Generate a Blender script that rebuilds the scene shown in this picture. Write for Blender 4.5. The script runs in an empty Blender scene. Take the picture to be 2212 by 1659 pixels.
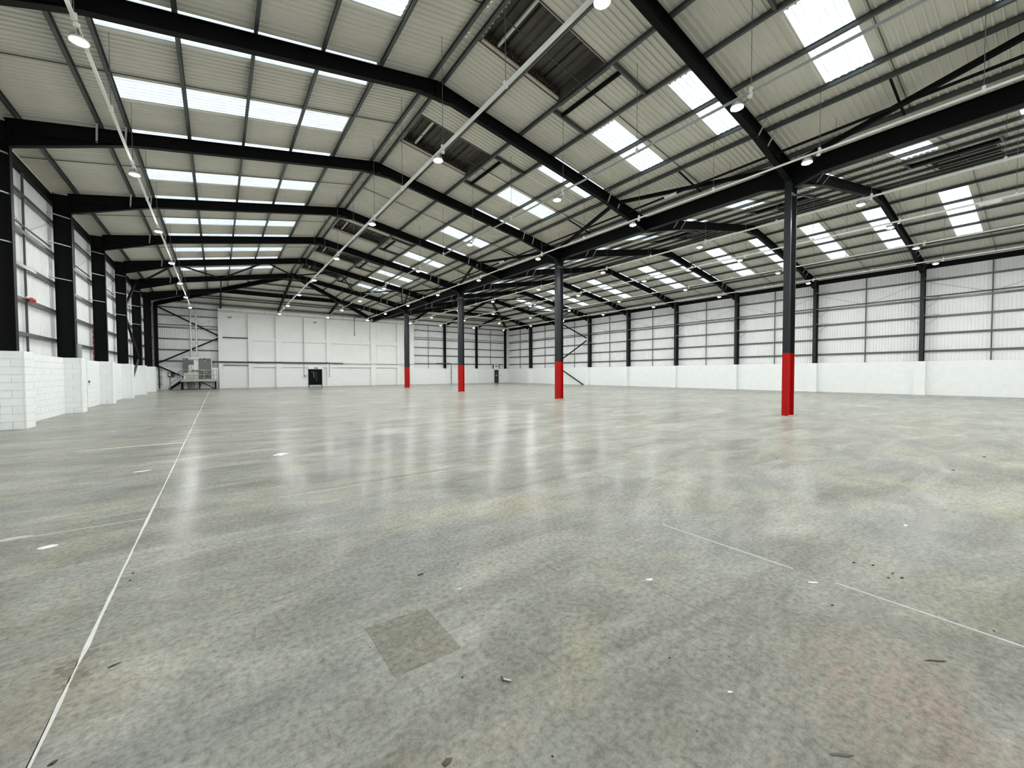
import bpy, bmesh, math, random
from math import sin, cos, pi, radians
from mathutils import Vector, Matrix

random.seed(7)
S = bpy.context.scene
COL = S.collection

# ------------------------------------------------------------------ camera, sky, exposure
YAW, PIT, ROL = radians(35.943), radians(1.569), radians(-0.211)
fwd = Vector((sin(YAW) * cos(PIT), cos(YAW) * cos(PIT), -sin(PIT)))
rt0 = Vector((cos(YAW), -sin(YAW), 0))
up0 = rt0.cross(fwd)
rt = rt0 * cos(ROL) + up0 * sin(ROL)
up = -rt0 * sin(ROL) + up0 * cos(ROL)
cd = bpy.data.cameras.new('camera')
cam = bpy.data.objects.new('camera', cd)
COL.objects.link(cam)
M = Matrix((rt, up, -fwd)).transposed().to_4x4()
M.translation = Vector((0, 0, 1.6))
cam.matrix_world = M
cd.sensor_fit = 'HORIZONTAL'
cd.sensor_width = 36
cd.lens = 876.43 * 36 / 2212
cd.clip_start = 0.02
cd.clip_end = 500
S.camera = cam

SKY = 2.6            # pale overcast-blue daylight above the rooflights
LAMP = 1350.0         # radiance of one lamp lens
w = bpy.data.worlds.new('sky')
S.world = w
w.use_nodes = True
bg = w.node_tree.nodes['Background']
bg.inputs[0].default_value = (0.82, 0.92, 1.0, 1)
bg.inputs[1].default_value = SKY
S.view_settings.view_transform = 'Standard'
S.view_settings.look = 'None'
S.view_settings.exposure = 0.0
S.view_settings.gamma = 1
S.view_settings.use_curve_mapping = False
cy = S.cycles
cy.max_bounces = 10
cy.diffuse_bounces = 6
cy.glossy_bounces = 4
cy.transmission_bounces = 6
cy.transparent_max_bounces = 8
cy.sample_clamp_indirect = 6.0
cy.caustics_reflective = False
cy.caustics_refractive = False
cy.use_denoising = True
cy.denoising_prefilter = 'NONE'
cy.use_light_tree = True

# ------------------------------------------------------------------ dimensions (metres)
Y0, BAY = 6.076, 6.142
def yk(k): return Y0 + k * BAY
RX1, RX2, VX = 5.88, 27.92, 16.86          # the two ridges and the valley
HALF = 10.98
SL = 0.18
ZR = 10.98                                 # top of rafter at the ridge
ZS = ZR + 0.17                             # liner sheet at the ridge
KN = -3                                    # frame behind the camera
YB = yk(KN)                                # wall behind the camera
YF = yk(8)                                 # far wall line
HSL = SL * HALF / (2 * BAY)                # slope of the hipped end
WALLH = 2.29

# ------------------------------------------------------------------ materials
def mat(name, col, rough=0.5, metal=0.0, spec=0.5):
    m = bpy.data.materials.new(name)
    m.use_nodes = True
    b = m.node_tree.nodes['Principled BSDF']
    b.inputs['Base Color'].default_value = (*col, 1)
    b.inputs['Roughness'].default_value = rough
    b.inputs['Metallic'].default_value = metal
    b.inputs['Specular IOR Level'].default_value = spec
    return m
class NT:
    def __init__(s, m):
        s.t = m.node_tree; s.n = s.t.nodes; s.l = s.t.links
        s.b = s.n['Principled BSDF']
    def add(s, typ, **kw):
        n = s.n.new(typ)
        for k, v in kw.items():
            if k in ('inp',):
                for i, x in v.items(): n.inputs[i].default_value = x
            else: setattr(n, k, v)
        return n
    def link(s, a, b): s.l.new(a, b)
    def pos(s, scale=(1, 1, 1), rot=(0, 0, 0)):
        g = s.add('ShaderNodeNewGeometry')
        mp = s.add('ShaderNodeMapping')
        mp.inputs['Scale'].default_value = scale
        mp.inputs['Rotation'].default_value = rot
        s.link(g.outputs['Position'], mp.inputs['Vector'])
        return mp.outputs[0]
    def noise(s, vec, scale, detail=4, rough=0.55, dist=0.0):
        n = s.add('ShaderNodeTexNoise')
        n.inputs['Scale'].default_value = scale
        n.inputs['Detail'].default_value = detail
        n.inputs['Roughness'].default_value = rough
        n.inputs['Distortion'].default_value = dist
        s.link(vec, n.inputs['Vector'])
        return n.outputs['Fac']
    def ramp(s, fac, stops):
        r = s.add('ShaderNodeValToRGB')
        e = r.color_ramp.elements
        while len(e) < len(stops): e.new(0.5)
        for i, (p, c) in enumerate(stops):
            e[i].position = p
            e[i].color = (*c, 1) if len(c) == 3 else c
        s.link(fac, r.inputs[0])
        return r.outputs[0]
    def mix(s, fac, a, b, mode='MIX'):
        m = s.add('ShaderNodeMix', data_type='RGBA', blend_type=mode)
        for sock, v in ((m.inputs[0], fac), (m.inputs[6], a), (m.inputs[7], b)):
            if isinstance(v, (int, float)): sock.default_value = v
            elif isinstance(v, tuple): sock.default_value = (*v, 1)
            else: s.link(v, sock)
        return m.outputs[2]
    def bump(s, h, strength=0.2, dist=0.01):
        b = s.add('ShaderNodeBump')
        b.inputs['Strength'].default_value = strength
        b.inputs['Distance'].default_value = dist
        s.link(h, b.inputs['Height'])
        s.link(b.outputs[0], s.b.inputs['Normal'])

def worn(name, c1, c2, scale, rough=0.5, bump=0.0, metal=0.0, spec=0.5):
    m = mat(name, c1, rough, metal, spec)
    t = NT(m)
    p = t.pos()
    f = t.noise(p, scale, 5, 0.6)
    t.link(t.ramp(f, [(0.3, c1), (0.75, c2)]), t.b.inputs['Base Color'])
    if bump: t.bump(t.noise(p, scale * 12, 3), bump, 0.004)
    return m

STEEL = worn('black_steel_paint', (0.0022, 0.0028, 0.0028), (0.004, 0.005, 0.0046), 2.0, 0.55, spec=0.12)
PURL = worn('dark_purlin_steel', (0.075, 0.086, 0.083), (0.105, 0.116, 0.112), 1.5, 0.34, metal=0.4, spec=0.5)
COLM = worn('column_grey_paint', (0.009, 0.012, 0.014), (0.014, 0.017, 0.020), 3.0, 0.42, spec=0.3)
RED = worn('red_column_paint', (0.36, 0.003, 0.002), (0.42, 0.004, 0.003), 4.0, 0.5, spec=0.2)
SHEET = worn('cream_liner_sheet', (0.65, 0.635, 0.57), (0.75, 0.735, 0.67), 0.5, 0.45)
LINER = worn('white_wall_liner', (0.80, 0.81, 0.81), (0.88, 0.885, 0.89), 0.6, 0.4)
BLOCK = worn('white_painted_block', (0.82, 0.845, 0.84), (0.88, 0.90, 0.90), 3.0, 0.6, bump=0.35)
PLAST = worn('white_painted_panel', (0.80, 0.81, 0.80), (0.86, 0.865, 0.86), 0.8, 0.6, bump=0.1)
OUTER = worn('brown_grey_outer_sheet', (0.060, 0.055, 0.046), (0.10, 0.092, 0.078), 1.2, 0.6)
INSUL = worn('pinkish_cut_edge', (0.55, 0.46, 0.40), (0.66, 0.57, 0.50), 4, 0.7)
WHITE = worn('white_enamel', (0.80, 0.81, 0.79), (0.84, 0.85, 0.83), 3, 0.35)
TRUNK = worn('trunking_off_white', (0.76, 0.77, 0.72), (0.82, 0.83, 0.78), 3, 0.4)
GALV = worn('galvanised_steel', (0.38, 0.40, 0.40), (0.52, 0.54, 0.54), 5, 0.35, metal=0.6)
STAY = worn('light_grey_stay', (0.30, 0.32, 0.32), (0.38, 0.40, 0.40), 4, 0.4)
BLACK = worn('black_rubber', (0.006, 0.006, 0.006), (0.012, 0.012, 0.012), 6, 0.5)
GREY1 = worn('slate_grey_panel', (0.105, 0.118, 0.122), (0.13, 0.142, 0.146), 3, 0.45)
GREY2 = worn('mid_grey_cabinet', (0.135, 0.142, 0.132), (0.165, 0.172, 0.160), 3, 0.45)
BEIGE = worn('beige_casing', (0.52, 0.52, 0.43), (0.60, 0.60, 0.50), 3, 0.5)
DGREEN = worn('dark_green_paint', (0.010, 0.022, 0.019), (0.016, 0.030, 0.026), 5, 0.4)
DOORD = worn('very_dark_green_door', (0.0022, 0.006, 0.006), (0.004, 0.009, 0.009), 4, 0.5, spec=0.06)
SIGNG = worn('exit_sign_green', (0.006, 0.12, 0.055), (0.008, 0.14, 0.06), 20, 0.4)
REDP = worn('red_plastic', (0.42, 0.012, 0.020), (0.50, 0.018, 0.028), 10, 0.4)
FLUE = worn('bright_flue_steel', (0.62, 0.64, 0.64), (0.74, 0.75, 0.75), 4, 0.3, metal=0.3)
REDD = worn('dark_crimson_webbing', (0.10, 0.004, 0.014), (0.14, 0.006, 0.018), 10, 0.6)
ROD = worn('grey_rod_paint', (0.055, 0.062, 0.065), (0.08, 0.088, 0.09), 3, 0.45)
JAMB = worn('shade_grey_door_frame', (0.40, 0.43, 0.45), (0.46, 0.49, 0.51), 5, 0.45)  # white frame toned grey-blue, shading of the recess put into its colour
WIRE = mat('steel_wire', (0.16, 0.16, 0.15), 0.4, 0.3)
TICK = worn('pale_green_grey_panel', (0.20, 0.25, 0.22), (0.25, 0.30, 0.27), 5, 0.5)
FILL = worn('pale_joint_filler', (0.60, 0.61, 0.57), (0.74, 0.75, 0.72), 14, 0.7, bump=0.3)
FILLD = worn('dusty_joint_filler', (0.25, 0.25, 0.22), (0.50, 0.50, 0.46), 2.2, 0.7)
STONE = worn('dark_grit', (0.03, 0.032, 0.026), (0.07, 0.072, 0.06), 60, 0.8)
SMEAR = worn('grey_dirt', (0.085, 0.085, 0.075), (0.13, 0.13, 0.115), 30, 0.8)
PAPER = worn('white_paper', (0.75, 0.76, 0.75), (0.86, 0.87, 0.86), 20, 0.7)

def skylight_mat():
    m = bpy.data.materials.new('translucent_rooflight')
    m.use_nodes = True
    nt = m.node_tree
    nt.nodes.clear()
    out = nt.nodes.new('ShaderNodeOutputMaterial')
    tl = nt.nodes.new('ShaderNodeBsdfTranslucent')
    tp = nt.nodes.new('ShaderNodeBsdfTransparent')
    gl = nt.nodes.new('ShaderNodeBsdfDiffuse')
    mx = nt.nodes.new('ShaderNodeMixShader')
    mx2 = nt.nodes.new('ShaderNodeMixShader')
    g = nt.nodes.new('ShaderNodeNewGeometry')
    n = nt.nodes.new('ShaderNodeTexNoise')
    n.inputs['Scale'].default_value = 3.0
    n.inputs['Detail'].default_value = 6
    r = nt.nodes.new('ShaderNodeValToRGB')
    r.color_ramp.elements[0].position = 0.3
    r.color_ramp.elements[0].color = (0.70, 0.72, 0.70, 1)
    r.color_ramp.elements[1].position = 0.7
    r.color_ramp.elements[1].color = (0.90, 0.90, 0.88, 1)
    nt.links.new(g.outputs['Position'], n.inputs['Vector'])
    nt.links.new(n.outputs['Fac'], r.inputs[0])
    nt.links.new(r.outputs[0], tl.inputs[0])
    tp.inputs[0].default_value = (0.93, 0.95, 0.96, 1)
    gl.inputs[0].default_value = (0.8, 0.8, 0.78, 1)
    mx.inputs[0].default_value = 0.16
    nt.links.new(tl.outputs[0], mx.inputs[1])
    nt.links.new(tp.outputs[0], mx.inputs[2])
    mx2.inputs[0].default_value = 0.22
    nt.links.new(mx.outputs[0], mx2.inputs[1])
    nt.links.new(gl.outputs[0], mx2.inputs[2])
    nt.links.new(mx2.outputs[0], out.inputs[0])
    return m
SKYL = skylight_mat()

def skylight_rib():  # rib flanks greyer and less clear than the flats, so the ribs stand out
    m = SKYL.copy(); m.name = 'greyer_rooflight_rib'
    for n in m.node_tree.nodes:
        if n.type == 'VALTORGB':
            n.color_ramp.elements[0].color = (0.60, 0.62, 0.63, 1); n.color_ramp.elements[1].color = (0.76, 0.78, 0.78, 1)
        if n.type == 'MIX_SHADER' and abs(n.inputs[0].default_value - .16) < .01: n.inputs[0].default_value = .05
    return m
SKYR = skylight_rib()
def lens_mat():
    m = bpy.data.materials.new('lamp_lens')
    m.use_nodes = True
    nt = m.node_tree
    nt.nodes.clear()
    out = nt.nodes.new('ShaderNodeOutputMaterial')
    e = nt.nodes.new('ShaderNodeEmission')
    e.inputs[0].default_value = (0.985, 1.0, 0.98, 1)
    e.inputs[1].default_value = LAMP
    nt.links.new(e.outputs[0], out.inputs[0])
    return m
LENS = lens_mat()

def floor_mat(name='polished_concrete', tint=(1, 1, 1)):
    m = mat(name, (0.3, 0.3, 0.28), 0.3, 0, 0.5)
    t = NT(m)
    p = t.pos()
    ps = t.pos((0.55, 1.6, 1), (0, 0, radians(24)))
    a = t.noise(p, 0.22, 5, 0.6, 0.6)
    b = t.noise(ps, 0.9, 7, 0.68, 0.8)
    c = t.noise(p, 3.2, 8, 0.72, 0.4)
    f = t.noise(p, 26.0, 6, 0.75)
    col = t.ramp(b, [(0.28, (0.185, 0.187, 0.162)), (0.44, (0.258, 0.260, 0.228)), (0.58, (0.325, 0.327, 0.289)), (0.76, (0.45, 0.45, 0.40))])
    # warm, rosy and bluish stains with shapes of their own
    yel = t.ramp(t.noise(t.pos((1, 1, 1)), 0.75, 5, 0.6, 0.9), [(0.54, (0, 0, 0)), (0.70, (1, 1, 1))])
    col = t.mix(t.math(yel, 0.42), col, (0.37, 0.355, 0.255)) if hasattr(t, 'math') else col
    return m, t, p, a, b, c, f, col, yel

def _math(s, a, k, op='MULTIPLY'):
    n = s.add('ShaderNodeMath', operation=op)
    if isinstance(a, (int, float)): n.inputs[0].default_value = a
    else: s.link(a, n.inputs[0])
    if isinstance(k, (int, float)): n.inputs[1].default_value = k
    else: s.link(k, n.inputs[1])
    return n.outputs[0]
NT.math = _math

def finish_floor(name, dark=1.0):
    m, t, p, a, b, c, f, col, yel = floor_mat(name)
    off = t.add('ShaderNodeMapping')
    off.inputs['Location'].default_value = (31, 17, 0)
    t.link(p, off.inputs['Vector'])
    rosy = t.ramp(t.noise(off.outputs[0], 0.62, 5, 0.62, 1.2), [(0.58, (0, 0, 0)), (0.74, (1, 1, 1))])
    col = t.mix(t.math(rosy, 0.38), col, (0.36, 0.29, 0.235))
    off2 = t.add('ShaderNodeMapping')
    off2.inputs['Location'].default_value = (-13, 41, 0)
    t.link(p, off2.inputs['Vector'])
    blu = t.ramp(t.noise(off2.outputs[0], 0.4, 4, 0.6, 0.8), [(0.5, (0, 0, 0)), (0.68, (1, 1, 1))])
    col = t.mix(t.math(blu, 0.45), col, (0.245, 0.252, 0.262))
    # individual spills, worn and dusted places
    warp = t.add('ShaderNodeTexNoise'); warp.inputs['Scale'].default_value = 1.3; warp.inputs['Detail'].default_value = 5
    t.link(p, warp.inputs['Vector'])
    wv = t.add('ShaderNodeVectorMath', operation='MULTIPLY_ADD')
    t.link(warp.outputs['Color'], wv.inputs[0]); wv.inputs[1].default_value = (1.1, 1.1, 0); t.link(p, wv.inputs[2])
    brv = t.pos((1.0, 3.2, 1), (0, 0, radians(28)))
    brk = t.ramp(t.noise(brv, 3.0, 8, 0.72, 1.0), [(0.38, (.15, .15, .15)), (0.60, (1.25, 1.25, 1.25))])
    for (sx, sy), (ax, ay), amt, c_ in (((2.84, 5.35), (.9, .55), .55, (.135, .14, .145)), ((6.1, 8.9), (1.3, .9), .5, (.15, .155, .165)), ((1.2, 4.8), (1.5, .7), .35, (.19, .195, .215)),
            ((3.95, 11.1), (.8, 1.0), .75, (.47, .47, .44)), ((3.7, 2.3), (.8, .8), .45, (.34, .35, .36)), ((3.05, 3.95), (.7, .5), .6, (.36, .325, .22)),
            ((2.7, .5), (.75, .45), .6, (.37, .29, .235)), ((-.75, 3.0), (.45, .6), .4, (.30, .25, .20)), ((1.55, 1.65), (.45, .25), .65, (.40, .375, .27)),
            ((-.97, 4.3), (.3, .35), .5, (.40, .41, .40)), ((.75, 1.5), (.5, .2), .45, (.34, .275, .21)), ((4.2, .4), (.8, .5), .4, (.30, .29, .215))):
        d_ = t.add('ShaderNodeVectorMath', operation='SUBTRACT'); t.link(wv.outputs[0], d_.inputs[0]); d_.inputs[1].default_value = (sx + .55, sy + .55, 0)
        e_ = t.add('ShaderNodeVectorMath', operation='MULTIPLY'); t.link(d_.outputs[0], e_.inputs[0]); e_.inputs[1].default_value = (1 / ax, 1 / ay, 0)
        l_ = t.add('ShaderNodeVectorMath', operation='LENGTH'); t.link(e_.outputs[0], l_.inputs[0])
        mk = t.ramp(l_.outputs['Value'], [(0.25, (amt, amt, amt)), (1.0, (0, 0, 0))])
        col = t.mix(t.math(mk, brk), col, c_)
    # cloudy trowel marks, speckle, small scuffs
    cl = t.ramp(c, [(0.28, (0.82, 0.82, 0.82)), (0.55, (1, 1, 1)), (0.78, (1.10, 1.10, 1.09))])
    col = t.mix(1.0, col, cl, 'MULTIPLY')
    sp = t.ramp(f, [(0.32, (0.60, 0.60, 0.60)), (0.5, (1, 1, 1)), (0.68, (1.30, 1.30, 1.28))])
    col = t.mix(1.0, col, sp, 'MULTIPLY')
    pit = t.ramp(t.noise(p, 110.0, 3, 0.6), [(0.27, (0.55, 0.55, 0.54)), (0.40, (1, 1, 1)), (0.64, (1, 1, 1)), (0.74, (1.3, 1.3, 1.28))])
    col = t.mix(0.9, col, pit, 'MULTIPLY')
    swp = t.pos((1.0, 5.0, 1), (0, 0, radians(-32)))
    sw = t.ramp(t.noise(swp, 3.5, 6, 0.7, 2.0), [(0.30, (0.88, 0.88, 0.88)), (0.5, (1, 1, 1)), (0.72, (1.09, 1.09, 1.08))])
    col = t.mix(0.9, col, sw, 'MULTIPLY')
    big = t.ramp(a, [(0.33, (0.86, 0.86, 0.87)), (0.66, (1.10, 1.10, 1.08))])
    col = t.mix(1.0, col, big, 'MULTIPLY')
    sc = t.pos((5.0, 0.5, 1), (0, 0, radians(40)))
    scr = t.ramp(t.noise(sc, 2.0, 3, 0.5, 1.5), [(0.68, (1, 1, 1)), (0.74, (0.72, 0.72, 0.71))])
    col = t.mix(0.7, col, scr, 'MULTIPLY')
    if dark != 1.0: col = t.mix(1.0, col, (dark, dark * 0.97, dark * 0.9), 'MULTIPLY')
    t.link(col, t.b.inputs['Base Color'])
    t.b.inputs['Roughness'].default_value = 0.75
    t.b.inputs['Specular IOR Level'].default_value = 0.10
    t.b.inputs['Coat Weight'].default_value = 1.0
    t.b.inputs['Coat IOR'].default_value = 1.045
    t.link(t.ramp(b, [(0.3, (0.17, 0.17, 0.17)), (0.7, (0.28, 0.28, 0.28))]), t.b.inputs['Coat Roughness'])
    h = t.math(t.noise(p, 1.6, 3, 0.5), 1.0)
    t.bump(t.mix(0.35, h, f), 0.10, 0.012)
    bp = t.add('ShaderNodeBump')
    bp.inputs['Strength'].default_value = 0.06
    bp.inputs['Distance'].default_value = 0.02
    t.link(t.noise(p, 2.4, 4, 0.6), bp.inputs['Height'])
    t.link(bp.outputs[0], t.b.inputs['Coat Normal'])
    return m
FLOOR = finish_floor('polished_concrete')
PATCH = finish_floor('brown_floor_patch', 0.78)

# ------------------------------------------------------------------ mesh helpers
class MB:
    def __init__(s): s.v = []; s.f = []
    def hexa(s, P):
        i = len(s.v); s.v += [tuple(p) for p in P]
        for q in ((0, 3, 2, 1), (4, 5, 6, 7), (0, 1, 5, 4), (1, 2, 6, 5), (2, 3, 7, 6), (3, 0, 4, 7)):
            s.f.append(tuple(i + k for k in q))
        return s
    def box(s, x0, x1, y0, y1, z0, z1):
        return s.hexa([(x0, y0, z0), (x1, y0, z0), (x1, y1, z0), (x0, y1, z0), (x0, y0, z1), (x1, y0, z1), (x1, y1, z1), (x0, y1, z1)])
    def bar(s, p0, p1, w, h, upv=(0, 0, 1)):
        p0 = Vector(p0); p1 = Vector(p1); d = (p1 - p0).normalized()
        u = Vector(upv)
        if abs(d.dot(u)) > 0.98: u = Vector((1, 0, 0))
        sd = d.cross(u).normalized() * (w / 2); u = sd.cross(d).normalized() * (h / 2)
        return s.hexa([p0 - sd - u, p0 + sd - u, p1 + sd - u, p1 - sd - u, p0 - sd + u, p0 + sd + u, p1 + sd + u, p1 - sd + u])
    def tube(s, pts, r, n=8, cap=True):
        pts = [Vector(p) for p in pts]
        rings = []
        for k, p in enumerate(pts):
            a = pts[max(0, k - 1)]; b = pts[min(len(pts) - 1, k + 1)]
            d = (b - a).normalized()
            u = Vector((0, 0, 1)) if abs(d.z) < 0.95 else Vector((1, 0, 0))
            x = d.cross(u).normalized(); y = d.cross(x)
            base = len(s.v)
            rk = r[k] if isinstance(r, (list, tuple)) else r
            for i in range(n):
                t = 2 * pi * i / n
                s.v.append(tuple(p + x * cos(t) * rk + y * sin(t) * rk))
            rings.append(base)
        for a, b in zip(rings, rings[1:]):
            for i in range(n):
                j = (i + 1) % n
                s.f.append((a + i, a + j, b + j, b + i))
        if cap:
            s.f.append(tuple(rings[0] + i for i in range(n))[::-1])
            s.f.append(tuple(rings[-1] + i for i in range(n)))
        return s
    def lathe(s, c, prof, n=20):
        base = len(s.v)
        for r, z in prof:
            for i in range(n):
                t = 2 * pi * i / n
                s.v.append((c[0] + r * cos(t), c[1] + r * sin(t), c[2] + z))
        for k in range(len(prof) - 1):
            for i in range(n):
                j = (i + 1) % n
                a = base + k * n
                s.f.append((a + i, a + j, a + n + j, a + n + i))
        s.f.append(tuple(base + i for i in range(n))[::-1])
        s.f.append(tuple(base + (len(prof) - 1) * n + i for i in range(n)))
        return s
    def prism(s, poly, a, b, axis='y'):
        """extrude a 2-D polygon; axis y: poly is (x,z); x: (y,z); z: (x,y)"""
        n = len(poly); i = len(s.v)
        for t in (a, b):
            for p in poly:
                s.v.append((p[0], t, p[1]) if axis == 'y' else (t, p[0], p[1]) if axis == 'x' else (p[0], p[1], t))
        s.f.append(tuple(i + k for k in range(n)))
        s.f.append(tuple(i + n + k for k in range(n))[::-1])
        for k in range(n):
            j = (k + 1) % n
            s.f.append((i + k, i + n + k, i + n + j, i + j))
        return s
    def ibeam(s, p0, p1, depth, width, tf=0.022, tw=0.014, upv=(0, 0, 1)):
        """I-section whose TOP flange face follows p0-p1"""
        p0 = Vector(p0); p1 = Vector(p1); d = (p1 - p0).normalized(); u = Vector(upv)
        sd = d.cross(u).normalized(); u = sd.cross(d).normalized()
        for o, wd, h in ((tf / 2, width, tf), (depth - tf / 2, width, tf), (depth / 2, tw, depth - 2 * tf)):
            s.bar(p0 - u * o, p1 - u * o, wd, h, u)
        return s
    def mesh(s, name, org=(0, 0, 0)):
        me = bpy.data.meshes.new(name)
        me.from_pydata([(a - org[0], b - org[1], c - org[2]) for a, b, c in s.v], [], s.f)
        me.update()
        bm = bmesh.new(); bm.from_mesh(me)
        bmesh.ops.recalc_face_normals(bm, faces=bm.faces)
        bm.to_mesh(me); bm.free()
        return me
    def build(s, name, m, parent=None, kind=None, label=None, smooth=False):
        org = WORG.get(parent.name, (0, 0, 0)) if parent else (0, 0, 0)
        me = s.mesh(name, org)
        me.materials.append(m)
        if smooth:
            for p in me.polygons: p.use_smooth = True
        return link(name, me, parent, kind, label)
WORG = {}
def link(name, me, parent=None, kind=None, label=None, loc=None):
    o = bpy.data.objects.new(name, me)
    COL.objects.link(o)
    if parent: o.parent = parent; WORG[o.name] = WORG.get(parent.name, (0, 0, 0))
    if loc: o.location = loc
    if kind: o['kind'] = kind
    if label: o['label'] = label
    return o
def empty(name, loc=(0, 0, 0)):
    o = bpy.data.objects.new(name, None)
    o.empty_display_size = 0.2
    COL.objects.link(o)
    o.location = loc
    WORG[o.name] = tuple(loc)
    return o
def tag(o, label, cat, group=None):
    o['label'] = label; o['category'] = cat
    if group: o['group'] = group
    return o
def thing(name, label, cat, loc=(0, 0, 0), group=None): return tag(empty(name, loc), label, cat, group)
def struct(name, label, cat, loc=(0, 0, 0)):
    o = tag(empty(name, loc), label, cat); o['kind'] = 'structure'; return o
def copy_tree(o, loc, parent=None):
    c = o.copy(); COL.objects.link(c)
    if parent: c.parent = parent
    else: c.location = loc
    for ch in o.children: copy_tree(ch, None, c)
    return c
ORD = ['', 'first', 'second', 'third', 'fourth', 'fifth', 'sixth', 'seventh', 'eighth', 'ninth', 'tenth', 'eleventh', 'twelfth']

# ------------------------------------------------------------------ floor: slabs, joints, patch
fl = struct('floor', 'polished grey concrete warehouse floor laid in large jointed slabs', 'floor')
MB().box(-6.2, 40.3, YB - 0.6, YF + 1.2, -0.5, -0.06).build('sub_base', FILLD, fl)
SX = [-5.85] + [-0.66 + 4.41 * i for i in range(0, 9)] + [39.9]
SY = [YB - 0.5] + [yk(k) - 0.05 for k in range(-2, 8)] + [YF + 1.0]
G = 0.005
for i in range(len(SX) - 1):
    for j in range(len(SY) - 1):
        MB().box(SX[i] + G, SX[i + 1] - G, SY[j] + G, SY[j + 1] - G, -0.06, 0.0).build('concrete_slab', FLOOR, fl)
for i, x in enumerate(SX[1:-1]):
    if i: MB().box(x - G, x + G, SY[0], SY[-1], -0.055, -0.0012).build('joint_filler', FILLD, fl)
for y in SY[1:-1]:
    MB().box(SX[0], SX[-1], y - G, y + G, -0.055, -0.0014).build('joint_filler', FILLD, fl)
# the broad ragged white joint on the left
mb = MB(); n = 260; ys = [-4 + (YF - 0.5 + 4) * (i / n) ** 1.6 for i in range(n + 1)]
vs = []
for y in ys:
    wd = 0.0085 + 0.0025 * sin(y * 2.3) + (random.uniform(-0.002, 0.0025) if y < 6 else 0)
    ox = -0.655 + 0.003 * sin(y * .9)
    if 2.95 < y < 3.35: wd *= 0.45
    vs.append((ox - wd, ox + wd + (random.uniform(-0.002, 0.002) if y < 6 else 0), y))
for (a0, a1, y0), (b0, b1, y1) in zip(vs, vs[1:]):
    mb.hexa([(a0, y0, -0.05), (a1, y0, -0.05), (b1, y1, -0.05), (b0, y1, -0.05), (a0, y0, 0.0012), (a1, y0, 0.0012), (b1, y1, 0.0012), (b0, y1, 0.0012)])
mb.build('joint_filler', FILL, fl, label='broad ragged white joint filler')
mb = MB()
for i in range(24):
    a = -2.45 + i * 0.075
    h0 = 0.035 * min(1, (i + 2) / 8); h1 = 0.035 * min(1, (i + 3) / 8)
    j = random.uniform(-0.006, 0.006)
    mb.hexa([(a, 12.17 - h0 + j, -0.004), (a + .075, 12.17 - h1 + j, -0.004), (a + .075, 12.17 + h1 + j, -0.004), (a, 12.17 + h0 + j, -0.004),
             (a, 12.17 - h0 + j, 0.0015), (a + .075, 12.17 - h1 + j, 0.0015), (a + .075, 12.17 + h1 + j, 0.0015), (a, 12.17 + h0 + j, 0.0015)])
mb.build('joint_filler', FILL, fl, label='wide white repair along a cross joint')
MB().box(3.755, 3.766, 0.05, 1.02, -0.05, 0.0008).build('joint_filler', FILL, fl)
MB().box(3.755, 3.765, 1.3, 2.5, -0.05, 0.0008).build('joint_filler', FILL, fl)
MB().box(-2.6, -0.67, 5.995, 6.006, -0.05, 0.0008).build('joint_filler', FILL, fl)
MB().box(0.6, 3.6, 5.98, 5.99, -0.05, 0.0006).build('joint_filler', FILL, fl)
MB().box(3.4, 9.3, 12.16, 12.19, -0.05, 0.0006).build('joint_filler', FILL, fl)
mb = MB().prism([(0.725, 2.06), (1.105, 2.055), (1.12, 2.07), (1.12, 2.545), (1.105, 2.56), (0.735, 2.565), (0.72, 2.55)], -0.004, 0.0012, 'z')
mb.build('floor_patch', PATCH, fl, label='square brownish patch let into the concrete')
mb = MB()
for k in range(16):
    y = 2.98 + k * 0.024; x = -0.70 + 0.05 * sin(k * .6) + random.uniform(-.01, .01)
    mb.box(x, x + random.uniform(.03, .09), y, y + .02, -0.003, 0.0009)
mb.build('floor_patch', PATCH, fl, label='rough spalled edge beside the long joint')

# ------------------------------------------------------------------ corrugated sheets
RP = 1.0 / 6
def rib_profile(w=1.0, h=0.034):
    """(u, drop) points across a sheet of width w, ribs standing towards the room"""
    pts = [(0, 0)]
    for i in range(int((w + 0.02) / RP)):
        a = i * RP
        pts += [(a + 0.055, 0), (a + 0.064, h), (a + 0.102, h), (a + 0.111, 0)]
    pts += [(w - 0.016, 0), (w - 0.013, 0.003), (w, 0.003)]
    return pts
PROF = rib_profile(1.012)
def sheet_mesh(fn, v0, v1, prof=PROF, clip=None, m=None, name='roof_sheet'):
    """fn(u, v, drop) -> point"""
    vs = []; fs = []
    for u, d in prof:
        vs.append(fn(u, v0, d)); vs.append(fn(u, v1, d))
    for i in range(len(prof) - 1):
        fs.append((2 * i, 2 * i + 2, 2 * i + 3, 2 * i + 1))
    me = bpy.data.meshes.new(name)
    me.from_pydata(vs, [], fs)
    if clip:
        bm = bmesh.new(); bm.from_mesh(me)
        for co, no in clip:
            bmesh.ops.bisect_plane(bm, geom=bm.verts[:] + bm.edges[:] + bm.faces[:], plane_co=co, plane_no=no, clear_outer=True)
        ok = len(bm.faces) > 0
        bm.to_mesh(me); bm.free()
        if not ok: bpy.data.meshes.remove(me); return None
    me.materials.append(m or SHEET)
    if m is SKYL:
        me.materials.append(SKYR)
        for p in me.polygons:
            if abs(p.normal.y) > 0.3: p.material_index = 1
    return me

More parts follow.
